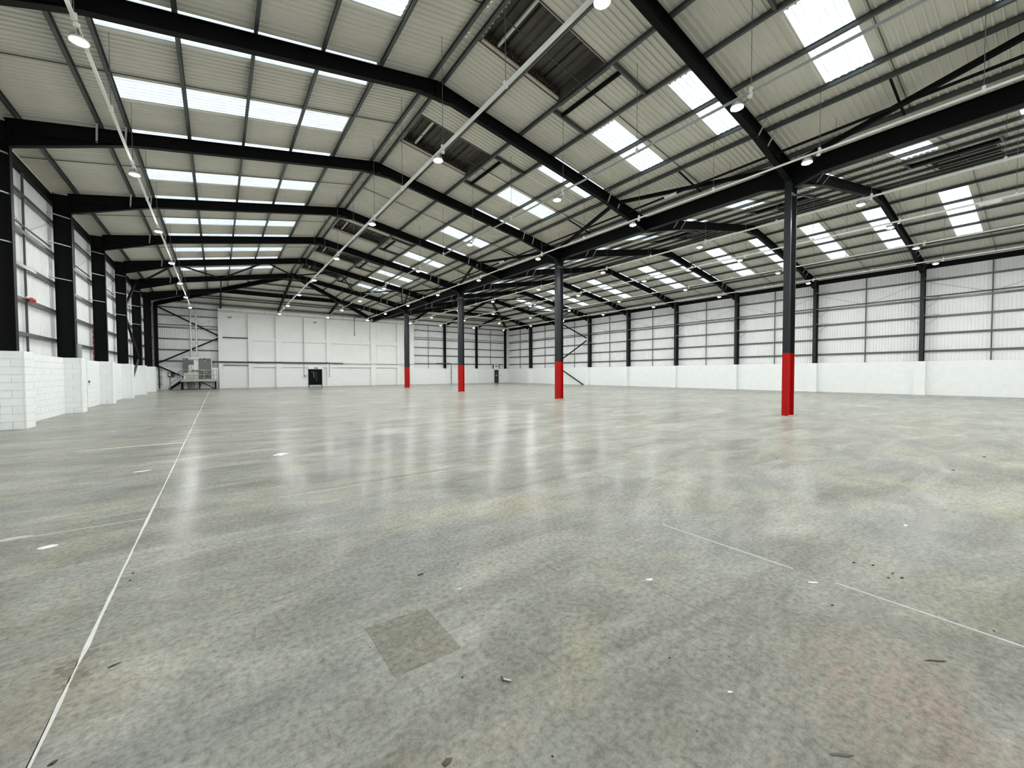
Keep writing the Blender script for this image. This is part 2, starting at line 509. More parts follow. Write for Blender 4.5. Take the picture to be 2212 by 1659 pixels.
SLOPES = []   # (ceiling empty, ridge x, sign, skylight d-range)
for nm, lab, rx, sg, sk in (
        ('ceiling', 'left roof slope of the near nave, cream ribbed liner with long rows of rooflights', RX1, -1, (1.88, 8.04)),
        ('ceiling', 'right roof slope of the near nave, cream ribbed liner with opened bays by the ridge', RX1, 1, (5.22, 8.08)),
        ('ceiling', 'left roof slope of the far nave, half hidden above the valley beam', RX2, -1, (5.25, 8.04)),
        ('ceiling', 'right roof slope of the far nave, cream ribbed liner above the right wall', RX2, 1, (1.95, 8.05))):
    SLOPES.append((struct(nm, lab, 'ceiling'), rx, sg, sk))
PD = [0.2, 1.8, 3.38, 4.95, 6.53, 8.08, 8.75, 10.5]
Y6, LH = yk(6), 2 * BAY
OPEN_BAYS = (-1, 0, 1, 3, 4, 5)
OD = (0.36, 3.33)
for ceil, rx, sg, (s0, s1) in SLOPES:
    dmax = (11.62 if sg < 0 else 11.88) if (rx == RX1) == (sg < 0) else HALF + 0.01
    cache = {}
    def P(u, d, drop, rx=rx, sg=sg): return (rx + sg * d, u, ZS - SL * d - drop)
    def put(kind, y, d0, d1, m, name):
        key = (kind, round(d0, 3), round(d1, 3))
        if key not in cache: cache[key] = sheet_mesh(P, d0, d1, m=m, name=name)
        link(name, cache[key], ceil, loc=(0, y, 0))
    opens = OPEN_BAYS if (rx == RX1) == (sg > 0) else ()
    def put(y0, y1, d0, d1, m, name):
        key = (round(y1 - y0, 3), round(d0, 3), round(d1, 3))
        if key not in cache: cache[key] = sheet_mesh(P, d0, d1, prof=rib_profile(y1 - y0 + 0.012), m=m, name=name)
        link(name, cache[key], ceil, loc=(0, y0, 0))
    for k in range(KN, 6):
        a = yk(k)
        put(a - 0.836, a + 0.04, -0.004, dmax, SHEET, 'roof_sheet')
        put(a + 4.28, a + (5.306 if k < 5 else 5.272), -0.004, dmax, SHEET, 'roof_sheet')
        for o, wd in ((0.04, 1.16), (3.23, 1.05)):
            put(a + o, a + o + wd, s0, s1, SKYL, 'skylight')
            put(a + o, a + o + wd, s1, dmax, SHEET, 'roof_sheet')
        put(a + 0.04, a + 1.2, -0.004, s0, SHEET, 'roof_sheet')
        if k in opens:
            put(a + 1.2, a + 1.97, -0.004, dmax, SHEET, 'roof_sheet')
            for o, o2 in ((1.97, 2.62), (2.62, 3.23)):
                put(a + o, a + o2, -0.004, OD[0], SHEET, 'roof_sheet')
                put(a + o, a + o2, OD[1], dmax, SHEET, 'roof_sheet')
            put(a + 3.23, a + 3.94, -0.004, OD[0], SHEET, 'roof_sheet')
            put(a + 3.23, a + 3.94, OD[1], s0, SHEET, 'roof_sheet')
            put(a + 3.94, a + 4.28, -0.004, s0, SHEET, 'roof_sheet')
        else:
            put(a + 1.2, a + 2.235, -0.004, dmax, SHEET, 'roof_sheet')
            put(a + 2.235, a + 3.23, -0.004, dmax, SHEET, 'roof_sheet')
            put(a + 3.23, a + 4.28, -0.004, s0, SHEET, 'roof_sheet')
    # hipped end
    cor = (rx + sg * HALF, YF)
    hd = Vector((sg * HALF, LH, 0)).normalized()
    no = Vector((-hd.y * sg, hd.x * sg, 0))            # towards the ridge side
    y = yk(6) - 0.872
    while y < YF + 0.3:
        me = sheet_mesh(lambda u, d, dr, y=y: (rx + sg * d, y + u, ZS - SL * d - dr), -0.004, dmax, clip=[((rx, Y6, 0), no)])
        if me: link('roof_sheet', me, ceil)
        y += 1.0
    # purlins, one per bay and line
    for d in PD:
        yend = Y6 + d / HALF * LH
        for k in range(-2, 8):
            a, b = yk(k) + 0.004, min(yk(k + 1) - 0.004, yend)
            if b - a < 0.3: continue
            x = rx + sg * d; z = ZR - SL * d
            mb = MB()
            mb.box(x - 0.04, x + 0.04, a, b, z, z + 0.014)
            mb.box(x - 0.006, x + 0.006, a, b, z + 0.012, z + 0.13)
            mb.box(x - 0.03, x + 0.06 , a, b, z + 0.122, z + 0.132)
            mb.build('purlin', PURL, ceil)
    # thin sag bars half-way along each bay
    for k in range(-1, 6):
        ym = yk(k) + 2.95
        mb = MB()
        for d0, d1 in ((0.2, 8.75), (8.75, dmax - 0.35)):
            mb.bar((rx + sg * d0, ym, ZR - SL * d0 + 0.10), (rx + sg * d1, ym, ZR - SL * d1 + 0.10), 0.022, 0.022)
        mb.build('sag_bar', PURL, ceil)

    # bays by the ridge with the liner cut away: dark outer sheet above, cut edges, trimmers
    for k in opens:
        a = yk(k) + 1.97; b = yk(k) + 3.94; hi = 0.34
        def R(d, y, up): return (rx + sg * d, y, ZS - SL * d + up)
        vs = []; fs = []; n = int((OD[1] - OD[0] + 0.3) / 0.25)
        prof = []
        for i in range(n):
            d = OD[0] - 0.12 + i * 0.25
            prof += [(d, 0), (d + 0.15, 0), (d + 0.175, 0.05), (d + 0.225, 0.05)]
        for d, e in prof: vs += [R(d, a - 0.15, hi + e), R(d, b + 0.15, hi + e)]
        for i in range(len(prof) - 1): fs.append((2 * i, 2 * i + 2, 2 * i + 3, 2 * i + 1))
        me = bpy.data.meshes.new('outer_sheet'); me.from_pydata(vs, [], fs); me.materials.append(OUTER)
        link('outer_sheet', me, ceil)
        mb = MB()   # upstands round the opening
        for (p, q) in (((OD[0], a - .01), (OD[0], b + .1)), ((OD[1], a - .01), (OD[1], b + .1)), ((OD[0], a), (OD[1], a))):
            e = 0.03
            x0, x1 = sorted((rx + sg * p[0], rx + sg * q[0]))
            if x1 - x0 < 1e-6: x0 -= 0.01; x1 += 0.01
            y0, y1 = p[1], q[1]
            if y1 - y0 < 1e-6: y0 -= 0.01; y1 += 0.01
            zz = lambda x: ZS - SL * abs(x - rx)
            mb.hexa([(x0, y0, zz(x0) - .037), (x1, y0, zz(x1) - .037), (x1, y1, zz(x1) - .037), (x0, y1, zz(x0) - .037),
                     (x0, y0, zz(x0) + hi + .05), (x1, y0, zz(x1) + hi + .05), (x1, y1, zz(x1) + hi + .05), (x0, y1, zz(x0) + hi + .05)])
        mb.build('upstand', OUTER, ceil)
        mb = MB()   # pale ragged cut edge on the far side
        mb.bar(R(OD[0], b + 0.02, 0.0), R(OD[1] - .05, b + 0.02, 0.0), 0.10, 0.05)
        mb.build('cut_edge', INSUL, ceil)
        mb = MB()
        for i in range(26):
            d = OD[0] + 0.06 + i * (OD[1] - OD[0] - 0.1) / 26
            mb.bar(R(d, b - random.uniform(0.0, 0.07), 0.06 + random.uniform(0, .05)), R(d + random.uniform(.02, .10), b - random.uniform(0, .05), 0.10 + random.uniform(0, .16)), 0.05, 0.05)
        mb.bar(R(OD[0] - .06, b + .08, .19), R(OD[1] + .06, b + .08, .19), .04, .46)
        mb.build('packing', OUTER, ceil)
        MB().bar(R(0.92, a, 0.14), R(0.92, b, 0.14), 0.07, 0.06).build('batten', SHEET, ceil)
        mb = MB()
        mb.bar(R(1.12, a, 0.26), R(1.12, b, 0.26), 0.02, 0.02)
        mb.bar(R(2.62, a, 0.26), R(2.62, b, 0.26), 0.02, 0.02)
        mb.build('batten', STEEL, ceil)
        MB().bar(R(OD[0], a + .02, 0.0), R(OD[1], a + .02, 0.0), 0.05, 0.03).build('edge_trim', SHEET, ceil)
        # steel trimmers and the narrow slot beyond the next purlin
        for y in (yk(k) + 1.77, yk(k) + 4.33):
            MB().bar(R(3.45, y, -0.10), R(4.90, y, -0.10), 0.07, 0.14).build('trimmer', PURL, ceil)
        MB().bar(R(3.80, yk(k) + 1.80, -0.10), R(3.80, yk(k) + 4.30, -0.10), 0.06, 0.13).build('trimmer', STEEL, ceil)
        MB().bar(R(3.52, yk(k) + 2.0, -0.035), R(3.52, yk(k) + 4.12, -0.035), 0.07, 0.02).build('slot_lining', OUTER, ceil)

# hipped ends
for rx, lab in ((RX1, 'hipped far end of the near nave roof, ribbed liner between dark purlins'), (RX2, 'hipped far end of the far nave roof, ribbed liner between dark purlins')):
    he = struct('ceiling', lab, 'ceiling')
    for i in range(-12, 12):
        x0 = rx + i * 1.0
        clips = []
        for sg in (-1, 1):
            hd = Vector((sg * HALF, LH, 0)).normalized()
            clips.append(((rx, Y6, 0), Vector((hd.y * sg, -hd.x * sg, 0))))
        me = sheet_mesh(lambda u, v, dr: (x0 + u, v, ZS - HSL * (v - Y6) - dr), Y6, YF + 0.5, clip=clips)
        if me: link('roof_sheet', me, he)
    for d in PD[1:]:
        y = Y6 + d / HALF * LH; z = ZR - SL * d
        mb = MB()
        mb.box(rx - d, rx + d, y - 0.035, y + 0.03, z, z + 0.012)
        mb.box(rx - d, rx + d, y - 0.006, y + 0.006, z + 0.012, z + 0.13)
        mb.box(rx - d, rx + d, y - 0.03, y + 0.06, z + 0.122, z + 0.132)
        mb.build('purlin', PURL, he)

# ------------------------------------------------------------------ portal frames
LCX0, LCX1 = -5.30, -4.78        # left columns
RCX0, RCX1 = 38.88, 39.40        # right columns
def frame_name(k):
    return {-1: 'black steel portal frame just behind the viewpoint', 0: 'black steel portal frame over the nearest red-footed column',
            1: 'black steel portal frame whose near ridge is at the top of the photo', 2: 'black steel portal frame over the second red-footed column'}.get(
            k, 'black steel portal frame, %s from the viewpoint' % ORD[k + 1])
def rafters(root, y, rx, sg, d0, d1, haunch=True, outer_x=None):
    t = lambda d: (rx + sg * d, y, ZR - SL * d)
    MB().ibeam(t(d0), t(d1), 0.42, 0.19).build('rafter', STEEL, root)
    if haunch:
        x0 = 8.05; mb = MB(); zb = 8.24 if d1 < 10.8 else 8.38
        q = lambda d, z: (rx + sg * d, z)
        z0 = ZR - SL * x0 - 0.42
        poly = [q(x0, z0 + 0.02), q(d1, ZR - SL * d1 - 0.40), q(d1, zb)]
        mb.prism(poly, y - 0.009, y + 0.009)
        mb.bar((rx + sg * x0, y, z0), (rx + sg * d1, y, zb), 0.19, 0.022)
        mb.build('haunch', STEEL, root)
        for d in (8.08, 8.75):
            mb = MB()
            mb.bar((rx + sg * (d + .02), y - 0.42, ZR - SL * d + .05), (rx + sg * (d + .1), y - 0.05, ZR - SL * d - 0.46), 0.05, 0.02)
            mb.build('fly_brace', STAY, root)
def apex(root, y, rx):
    mb = MB()
    z = ZR - 0.42
    mb.prism([(rx - 0.75, z - .75 * SL + .04), (rx + 0.75, z - .75 * SL + .04), (rx + .42, z - 0.12), (rx - .42, z - 0.12)], y - 0.09, y + 0.09)
    mb.prism([(rx - 0.03, z - 0.1), (rx + 0.03, z - 0.1), (rx + .03, ZR - .02), (rx - .03, ZR - .02)], y - 0.10, y + 0.10)
    mb.build('apex_plate', STEEL, root)
for k in range(-1, 7):
    y = yk(k)
    f = thing('portal_frame', frame_name(k), 'steel frame', (RX1, y, 8.0), 'portal frames')
    for rx in (RX1, RX2):
        for sg in (-1, 1):
            outer = (rx == RX1) == (sg < 0)
            rafters(f, y, rx, sg, 0.0, (RX1 - LCX1 + .1) if outer else HALF - 0.09)
        apex(f, y, rx)
    for x0, x1 in ((LCX0, LCX1), (RCX0, RCX1)):
        mb = MB()
        zt = 8.98
        mb.box(x0, x0 + 0.022, y - 0.105, y + 0.105, WALLH + .01, zt)
        mb.box(x1 - 0.022, x1, y - 0.105, y + 0.105, WALLH + .01, zt)
        mb.box(x0 + .022, x1 - .022, y - 0.007, y + 0.007, WALLH + .01, zt)
        mb.build('column', STEEL if x0 < 0 else COLM, f)
        xi, xo = (x1 - .03, x0 - .06) if x0 < 0 else (x0 + .03, x1 + .06)
        for z in (7.90, 6.62, 5.44) if x0 > 0 else (8.05, 6.90, 5.50):
            mb = MB(); mb.bar((xo, y - 0.75 if x0 > 0 else y - .55, z), (xi, y - 0.02, z - 0.02), 0.06, 0.03)
            mb.build('fly_brace', STAY, f)
        MB().bar((x0, y, 8.30), (x1, y, 8.30), 0.19, 0.03).build('stiffener', STEEL, f)
# frame at the hip: flat-topped
y = yk(7)
f = thing('portal_frame', 'flat-topped black steel frame under the hipped roof ends, last before the far wall', 'steel frame', (RX1, y, 8.0), 'portal frames')
for rx in (RX1, RX2):
    zt = ZR - SL * HALF / 2
    MB().ibeam((rx - HALF / 2, y, zt), (rx + HALF / 2, y, zt), 0.42, 0.19).build('rafter', STEEL, f)
    for sg in (-1, 1):
        outer = (rx == RX1) == (sg < 0)
        rafters(f, y, rx, sg, HALF / 2, (RX1 - LCX1 + .1) if outer else HALF - 0.09)
for x0, x1 in ((LCX0, LCX1), (RCX0, RCX1)):
    mb = MB()
    mb.box(x0, x0 + 0.022, y - 0.105, y + 0.105, WALLH + .01, 8.98); mb.box(x1 - 0.022, x1, y - 0.105, y + 0.105, WALLH + .01, 8.98)
    mb.box(x0 + .022, x1 - .022, y - 0.007, y + 0.007, WALLH + .01, 8.98)
    mb.build('column', STEEL if x0 < 0 else COLM, f)
for rx, nm in ((RX1, 'near'), (RX2, 'far')):
    h = thing('hip_frame', 'black hip rafters and jack rafters at the end of the %s nave roof' % nm, 'steel frame', (rx, yk(7), 8.5), 'hip frames')
    for sg in (-1, 1):
        MB().ibeam((rx, Y6, ZR), (rx + sg * HALF, YF - 0.1, ZR - SL * HALF), 0.40, 0.17).build('hip_rafter', STEEL, h)
        MB().ibeam((rx + sg * HALF / 2, yk(7) + .1, ZR - SL * HALF / 2 - .01), (rx + sg * HALF / 2, YF - 0.2, ZR - SL * HALF), 0.30, 0.15).build('jack_rafter', STEEL, h)
    MB().ibeam((rx, Y6 + .15, ZR - .02), (rx, YF - 0.2, ZR - SL * HALF), 0.30, 0.15).build('jack_rafter', STEEL, h)
    # roof bracing, zig-zag between the last two full frames
    nodes6 = [-HALF * .96, -HALF / 2, 0, HALF / 2, HALF * .96]; nodes5 = [-8.1, -2.7, 2.7, 8.1]
    zz = lambda d: ZR - SL * abs(d) - 0.24
    for i, b in enumerate(nodes5):
        for a in (nodes6[i], nodes6[i + 1]):
            MB().bar((rx + a, Y6 - .1, zz(a)), (rx + b, yk(5) + .1, zz(b)), 0.10, 0.10).build('roof_brace', STEEL, h)
    for d in (-HALF / 2, HALF / 2):
        MB().bar((rx + d, Y6 + .1, zz(d)), (rx + d, yk(7) - .1, zz(d)), 0.10, 0.10).build('roof_brace', STEEL, h)

# ------------------------------------------------------------------ valley beam and its columns
vb = thing('valley_beam', 'deep black steel beam running along the valley on red-footed columns', 'beam', (VX, 24, 8.25))
ZB0, ZB1 = 8.42, 9.0
for k in range(-2, 8, 2):
    a, b = yk(k) + .004, (yk(k + 2) if k < 6 else YF - .3) - .004
    mb = MB()
    mb.box(VX - .125, VX + .125, a, b, ZB0, ZB0 + .028); mb.box(VX - .125, VX + .125, a, b, ZB1 - .028, ZB1); mb.box(VX - .009, VX + .009, a, b, ZB0 + .028, ZB1 - .028)
    mb.build('beam_segment', STEEL, vb)
for k in range(-1, 8):
    y = yk(k)
    mb = MB()
    for sx in (-1, 1): mb.box(VX + sx * .012, VX + sx * .12, y - .012, y + .012, ZB0 + .03, ZB1 - .03) if sx > 0 else mb.box(VX - .12, VX - .012, y - .012, y + .012, ZB0 + .03, ZB1 - .03)
    if k % 2: mb.box(VX - .14, VX + .14, y - .16, y + .16, ZB0 - .03, ZB0 - .002)
    mb.build('stiffener', STEEL, vb)
col_lab = {0: 'nearest steel column with a dark red painted foot, on the right', 2: 'second steel column with bright red foot, right of the middle',
           4: 'third steel column with bright red foot, left of the middle', 6: 'farthest steel column with red foot, beside the white partition'}
CW, CB = 0.255, 0.105
for k in (0, 2, 4, 6):
    y = yk(k)
    c = thing('steel_column', col_lab[k], 'column', (VX, y, 0), 'red-footed valley columns')
    def isec(z0, z1, g=0.0):
        mb = MB()
        mb.box(VX - CW - g, VX - CW + .024, y - CB - g, y + CB + g, z0, z1); mb.box(VX + CW - .024, VX + CW + g, y - CB - g, y + CB + g, z0, z1)
        mb.box(VX - CW + .024, VX + CW - .024, y - .009 - g, y + .009 + g, z0, z1)
        return mb
    isec(2.28, ZB0).build('shaft', COLM, c)
    isec(0.014, 2.28, 0.0015).build('red_band', RED, c, label='red painted foot of the column')
    MB().box(VX - .33, VX + .33, y - .2, y + .2, 0.0, 0.014).build('base_plate', FILLD, c)
    for sy in (-1, 1):
        MB().prism([(y + sy * .11, 8.2), (y + sy * .11, ZB0), (y + sy * .95, ZB0)], VX - .10, VX + .10, 'x').build('gusset', STEEL, c)
    mb = MB().box(VX - CW + .03, VX + CW - .03, y - .1, y - .01, 7.98, 8.0); mb.box(VX - CW + .03, VX + CW - .03, y + .01, y + .1, 7.98, 8.0)
    mb.build('stiffener', STAY, c)

# zig-zag wind truss beside the valley
wt = thing('wind_truss', 'black zigzag bracing bars under the roof beside the valley beam', 'bracing', (15.6, 20, 8.9))
for side in (-1,):
    for k in range(-1, 6):
        xa = VX + side * (.25 if k % 2 == 0 else 2.2); xb = VX + side * (.25 if k % 2 else 2.2)
        za = 8.93 if k % 2 == 0 else 9.20; zb = 8.93 if k % 2 else 9.20
        MB().bar((xa, yk(k) + .12, za), (xb, yk(k + 1) - .12, zb), 0.13, 0.13).build('brace', STEEL, wt)
for k in range(-1, 7):
    ym = yk(k) + 3.07
    MB().bar((14.68, ym, 9.43), (16.3, ym, 9.05), 0.05, 0.05).build('tie', STEEL, wt)
pp = thing('valley_pipe', 'long thin dark pipe hung left of the valley beam', 'pipe', (15.3, 20, 8.95))
MB().tube([(15.3, YB + .3, 8.92), (15.3, yk(6), 8.92)], 0.045, 8).build('pipe', STEEL, pp)
for y in (9.6, 21.9): MB().tube([(15.3, y, 8.92), (15.3, y + 0.55, 8.92)], 0.055, 8).build('sleeve', TRUNK, pp, label='pale sleeve on the dark pipe')
for k in range(-1, 6):
    for o in (1.4, 4.4):
        MB().tube([(15.3, yk(k) + o, 8.96), (15.3, yk(k) + o, 9.28)], 0.006, 5).build('hanger', WIRE, pp)

# ------------------------------------------------------------------ walls
BH, BL, JT = WALLH / 10, 0.455, 0.009
def block_run(mb_or_fn, along, fixed, a, b, out, z0=0, z1=WALLH, off=0, JT=0.009):
    """lay stretcher courses from a to b on the plane along/fixed; out = +1/-1 towards the room"""
    for c in range(10):
        za, zb = c * BH + JT / 2, (c + 1) * BH - JT / 2
        if za < z0 - .02 or zb > z1 + .02: continue
        p = a - (BL / 2 if (c + off) % 2 else 0)
        while p < b - 0.01:
            q0, q1 = max(p, a) + JT / 2, min(p + BL, b) - JT / 2
            if q1 - q0 > 0.03:
                pr = random.uniform(0, 0.002)
                f0, f1 = sorted((fixed, fixed - out * 0.03))
                if out > 0: f1 += pr
                else: f0 -= pr
                if along == 'y': mb_or_fn((f0, f1, q0, q1, za, zb))
                else: mb_or_fn((q0, q1, f0, f1, za, zb))
            p += BL
def liner_prof(): return rib_profile(1.012, 0.036)
def rails_y(wall, xi, xo, k0, k1, zs, thick=0.075):
    """sheeting rails along y between xi (room side) and xo"""
    for k in range(k0, k1):
        for z in zs:
            mb = MB(); a, b = yk(k) + .005, yk(k + 1) - .005
            x0, x1 = sorted((xi, xo))
            mb.box(x0, x1, a, b, z + .045, z + .06)
            mb.box(xi - .008, xi + .008, a, b, z - .055, z + .06)
            mb.box(x0, x1, a, b, z - .06, z - .048)
            mb.build('sheeting_rail', PURL, wall)
RAILZ = (2.99, 4.17, 5.32, 6.50, 7.78)

# left wall
wl = struct('wall_left', 'left side wall, white painted blockwork below white ribbed liner', 'wall')
XLW, XLP = -5.06, -4.57
lin = sheet_mesh(lambda u, v, dr: (-5.50 + dr, u, v), WALLH - .1, 9.1, liner_prof(), m=LINER, name='liner_sheet')
y = YB
while y < YF + 0.6:
    link('liner_sheet', lin, wl, loc=(0, y, 0)); y += 1.0
rails_y(wl, -5.32, -5.47, -2, 8, RAILZ)
for k in range(-2, 8):
    mb = MB(); a, b = yk(k) + .006, yk(k + 1) - .006
    mb.box(-5.47, -5.33, a, b, 8.90, 8.94); mb.box(-5.35, -5.33, a, b, 8.62, 8.94); mb.box(-5.47, -5.33, a, b, 8.60, 8.63)
    mb.build('eaves_beam', STEEL, wl)
    ym = yk(k) + 3.15
    MB().box(-5.40, -5.34, ym - .025, ym + .025, WALLH, 8.6).build('sag_rod', ROD, wl)
    MB().tube([(-5.33, yk(k) + .4, 6.62), (-5.33, yk(k) + .5, 6.72), (-5.33, yk(k + 1) - .4, 6.72)], 0.03, 6).build('conduit', PURL, wl)
    mb = MB()
    for s_ in (-1, 1): mb.tube([(-5.36, ym + s_ * 2.8, 7.7), (-5.36, ym + s_ * .1, 6.6)], 0.007, 4)
    mb.build('tie_wire', WIRE, wl)
# blockwork: a core set back behind separate blocks
DO0, DO1 = 25.55, 27.65
core = MB()
for a, b in ((YB, DO0 - .005), (DO1 + .005, YF + .3)): core.box(-5.30, XLW - .02, a, b, 0.0, WALLH - .004)
PW = 0.37
for k in range(-2, 8): core.box(XLW - .05, XLP - .02, yk(k) - PW + .02, yk(k) + PW - .02, 0.0, WALLH - .004)
core.build('block_core', BLOCK, wl)
single = lambda t: MB().box(*t).build('block', BLOCK, wl)
far = MB(); stuff = lambda t: far.box(*t)
def lblocks(k, fn):
    a, b = yk(k) + PW, yk(k + 1) - PW
    if k == 3:
        block_run(fn, 'y', XLW, a, DO0 - 0.005, 1); block_run(fn, 'y', XLW, DO1 + .005, b, 1)
    else: block_run(fn, 'y', XLW, a, b, 1)
def lpier(k, fn):
    block_run(fn, 'x', yk(k) - PW, XLW, XLP - .052, -1, off=1)
    block_run(fn, 'x', yk(k) + PW, XLW, XLP - .052, 1, off=1)
    block_run(fn, 'y', XLP, yk(k) - PW, yk(k) + PW, 1)
for k in range(-2, 8):
    lblocks(k, single if k in (2, 3) else stuff)
    lpier(k, single if k in (2, 3) else stuff)
far.build('block_courses', BLOCK, wl, kind='stuff')
# door in the left wall
d2 = struct('door_2', 'white flush fire door recessed in the left blockwork wall', 'door', (-5.2, 26.6, 0))
MB().box(-5.29, -5.25, DO0 + .08, DO1 - .10, 0.01, 2.04).build('leaf', WHITE, d2)
mb = MB().box(-5.30, -5.09, DO1 - .09, DO1, 0, 2.12); mb.box(-5.30, -5.09, DO0, DO0 + .07, 0, 2.12); mb.box(-5.30, -5.09, DO0 + .07, DO1 - .09, 2.05, 2.12)
mb.build('frame', JAMB, d2)
MB().bar((-5.235, DO1 - .25, 1.05), (-5.235, DO1 - 1.2, 1.05), .03, .03).build('push_bar', STAY, d2)
MB().box(-5.33, -5.20, 27.0, 27.65, 2.32, 3.0).build('overpanel', TICK, d2)
MB().box(-5.33, -5.27, 26.75, 27.0, 2.32, 3.0).build('overpanel', LINER, d2)
MB().box(-5.268, -5.262, 26.8, 26.95, 2.62, 2.78).build('exit_sign', SIGNG, d2)

# right wall
wr = struct('wall_right', 'right side wall, white painted blockwork below tall white ribbed liner', 'wall')
XRW, XRP = 38.86, 38.55
lin = sheet_mesh(lambda u, v, dr: (39.58 - dr, u, v), WALLH - .1, 9.1, liner_prof(), m=LINER, name='liner_sheet')
y = YB
while y < YF + 0.6:
    link('liner_sheet', lin, wr, loc=(0, y, 0)); y += 1.0
rails_y(wr, 39.42, 39.55, -2, 8, RAILZ)
for k in range(-2, 8):
    mb = MB(); a, b = yk(k) + .006, yk(k + 1) - .006
    mb.box(39.42, 39.55, a, b, 8.90, 8.94); mb.box(39.42, 39.44, a, b, 8.62, 8.94); mb.box(39.42, 39.55, a, b, 8.60, 8.63)
    mb.build('eaves_beam', STEEL, wr)
    ym = yk(k) + 3.07
    MB().box(39.40, 39.45, ym - .03, ym + .03, WALLH, 8.6).build('sag_rod', ROD, wr)
    MB().tube([(39.38, a, 6.70), (39.38, b, 6.70)], 0.035, 6).build('conduit', ROD, wr)
    mb = MB()
    for s_ in (-1, 1): mb.tube([(39.45, ym + s_ * 2.8, 7.65), (39.45, ym + s_ * .1, 6.65)], 0.008, 4)
    mb.build('tie_wire', WIRE, wr)
    for z in (6.5, 5.32):
        for s_ in (-1, 1):
            yy = yk(k + 1)
            MB().bar((39.44, yy + s_ * .75, z - .02), (39.44, yy + s_ * .13, z - .55), .03, .02).build('tie', STAY, wr)
core = MB().box(XRW + .007, 39.3, YB, YF + .3, 0, WALLH - .004)
for k in range(-2, 8): core.box(XRP + .007, XRW + .05, yk(k) - .293, yk(k) + .293, 0, WALLH - .004)
core.build('block_core', BLOCK, wr)
far = MB(); stuff = lambda t: far.box(*t)
for k in range(-2, 8):
    block_run(stuff, 'y', XRW, yk(k) + .3, yk(k + 1) - .3, -1, JT=.004)
    block_run(stuff, 'y', XRP, yk(k) - .3, yk(k) + .3, -1, JT=.004)
    block_run(stuff, 'x', yk(k) - .3, XRP + .052, XRW, -1, JT=.004); block_run(stuff, 'x', yk(k) + .3, XRP + .052, XRW, 1, JT=.004)
far.build('block_courses', BLOCK, wr, kind='stuff')

# far wall
wb = struct('wall_back', 'far end wall, white ribbed liner over white blockwork on both sides of a white partition', 'wall')
YL = 55.62
lin = sheet_mesh(lambda u, v, dr: (u, YL - dr, v), WALLH - .1, 9.15, liner_prof(), m=LINER, name='liner_sheet')
for i in list(range(-6, 1)) + list(range(22, 40)): link('liner_sheet', lin, wb, loc=(i + 0.4, 0, 0))
MB().box(-6, 40.4, YL + .02, YL + .2, 0, 9.3).build('backing', LINER, wb)
SEC = [(-4.9, 0.10), (22.65, 27.5), (27.8, 33.02), (33.32, 38.5)]
for x0, x1 in SEC:
    for z in RAILZ + (8.62,):
        mb = MB(); mb.box(x0, x1, YL - .16, YL - .03, z + .045, z + .06); mb.box(x0, x1, YL - .17, YL - .155, z - .055, z + .06); mb.box(x0, x1, YL - .16, YL - .03, z - .06, z - .048)
        mb.build('sheeting_rail', PURL, wb)
    xm = (x0 + x1) / 2 + (0 if x0 > 0 else .1)
    if x0 < 30 and x0 > 27: pass
    MB().box(xm - .028, xm + .028, YL - .2, YL - .15, WALLH if x0 < 33 else 3.0, 8.6).build('sag_rod', ROD, wb)
    MB().tube([(x0, YL - .21, 6.78), (x1, YL - .21, 6.78)], 0.035, 6).build('conduit', ROD, wb)
    mb = MB()
    for s_ in (-1, 1): mb.tube([(xm + s_ * (x1 - x0) * .46, YL - .19, 7.65), (xm + s_ * .1, YL - .19, 6.7)], 0.008, 4)
    mb.build('tie_wire', WIRE, wb)
for xc in (0.28, 27.65, 33.17, 38.7, -5.05):
    MB().box(xc - .15, xc + .15, 55.14, 55.42, WALLH + .01, 8.95).build('post', STEEL, wb)
core = MB(); far = MB(); stuff = lambda t: far.box(*t)
for x0, x1 in ((-5.3, 0.08), (22.65, 36.12), (37.34, 38.85)):
    core.box(x0, x1, 55.007, 55.4, 0, WALLH - .004)
    block_run(stuff, 'x', 55.0, x0, x1, -1, JT=.004)
for xc in (28.1, 33.5):
    core.box(xc - .393, xc + .393, 54.857, 55.05, 0, WALLH - .004)
    block_run(stuff, 'x', 54.85, xc - .4, xc + .4, -1, JT=.004)
core.build('block_core', BLOCK, wb)
far.build('block_courses', BLOCK, wb, kind='stuff')

# wall behind the camera
wf = struct('wall_front', 'plain white ribbed end wall behind the viewpoint', 'wall')
lin = sheet_mesh(lambda u, v, dr: (u, YB + dr, v), 0, 11.3, liner_prof(), m=LINER, name='liner_sheet')
for i in range(-6, 41): link('liner_sheet', lin, wf, loc=(i, 0, 0))
MB().box(-6.2, 41, YB - .3, YB - .05, 0, 11.5).build('backing', LINER, wf)

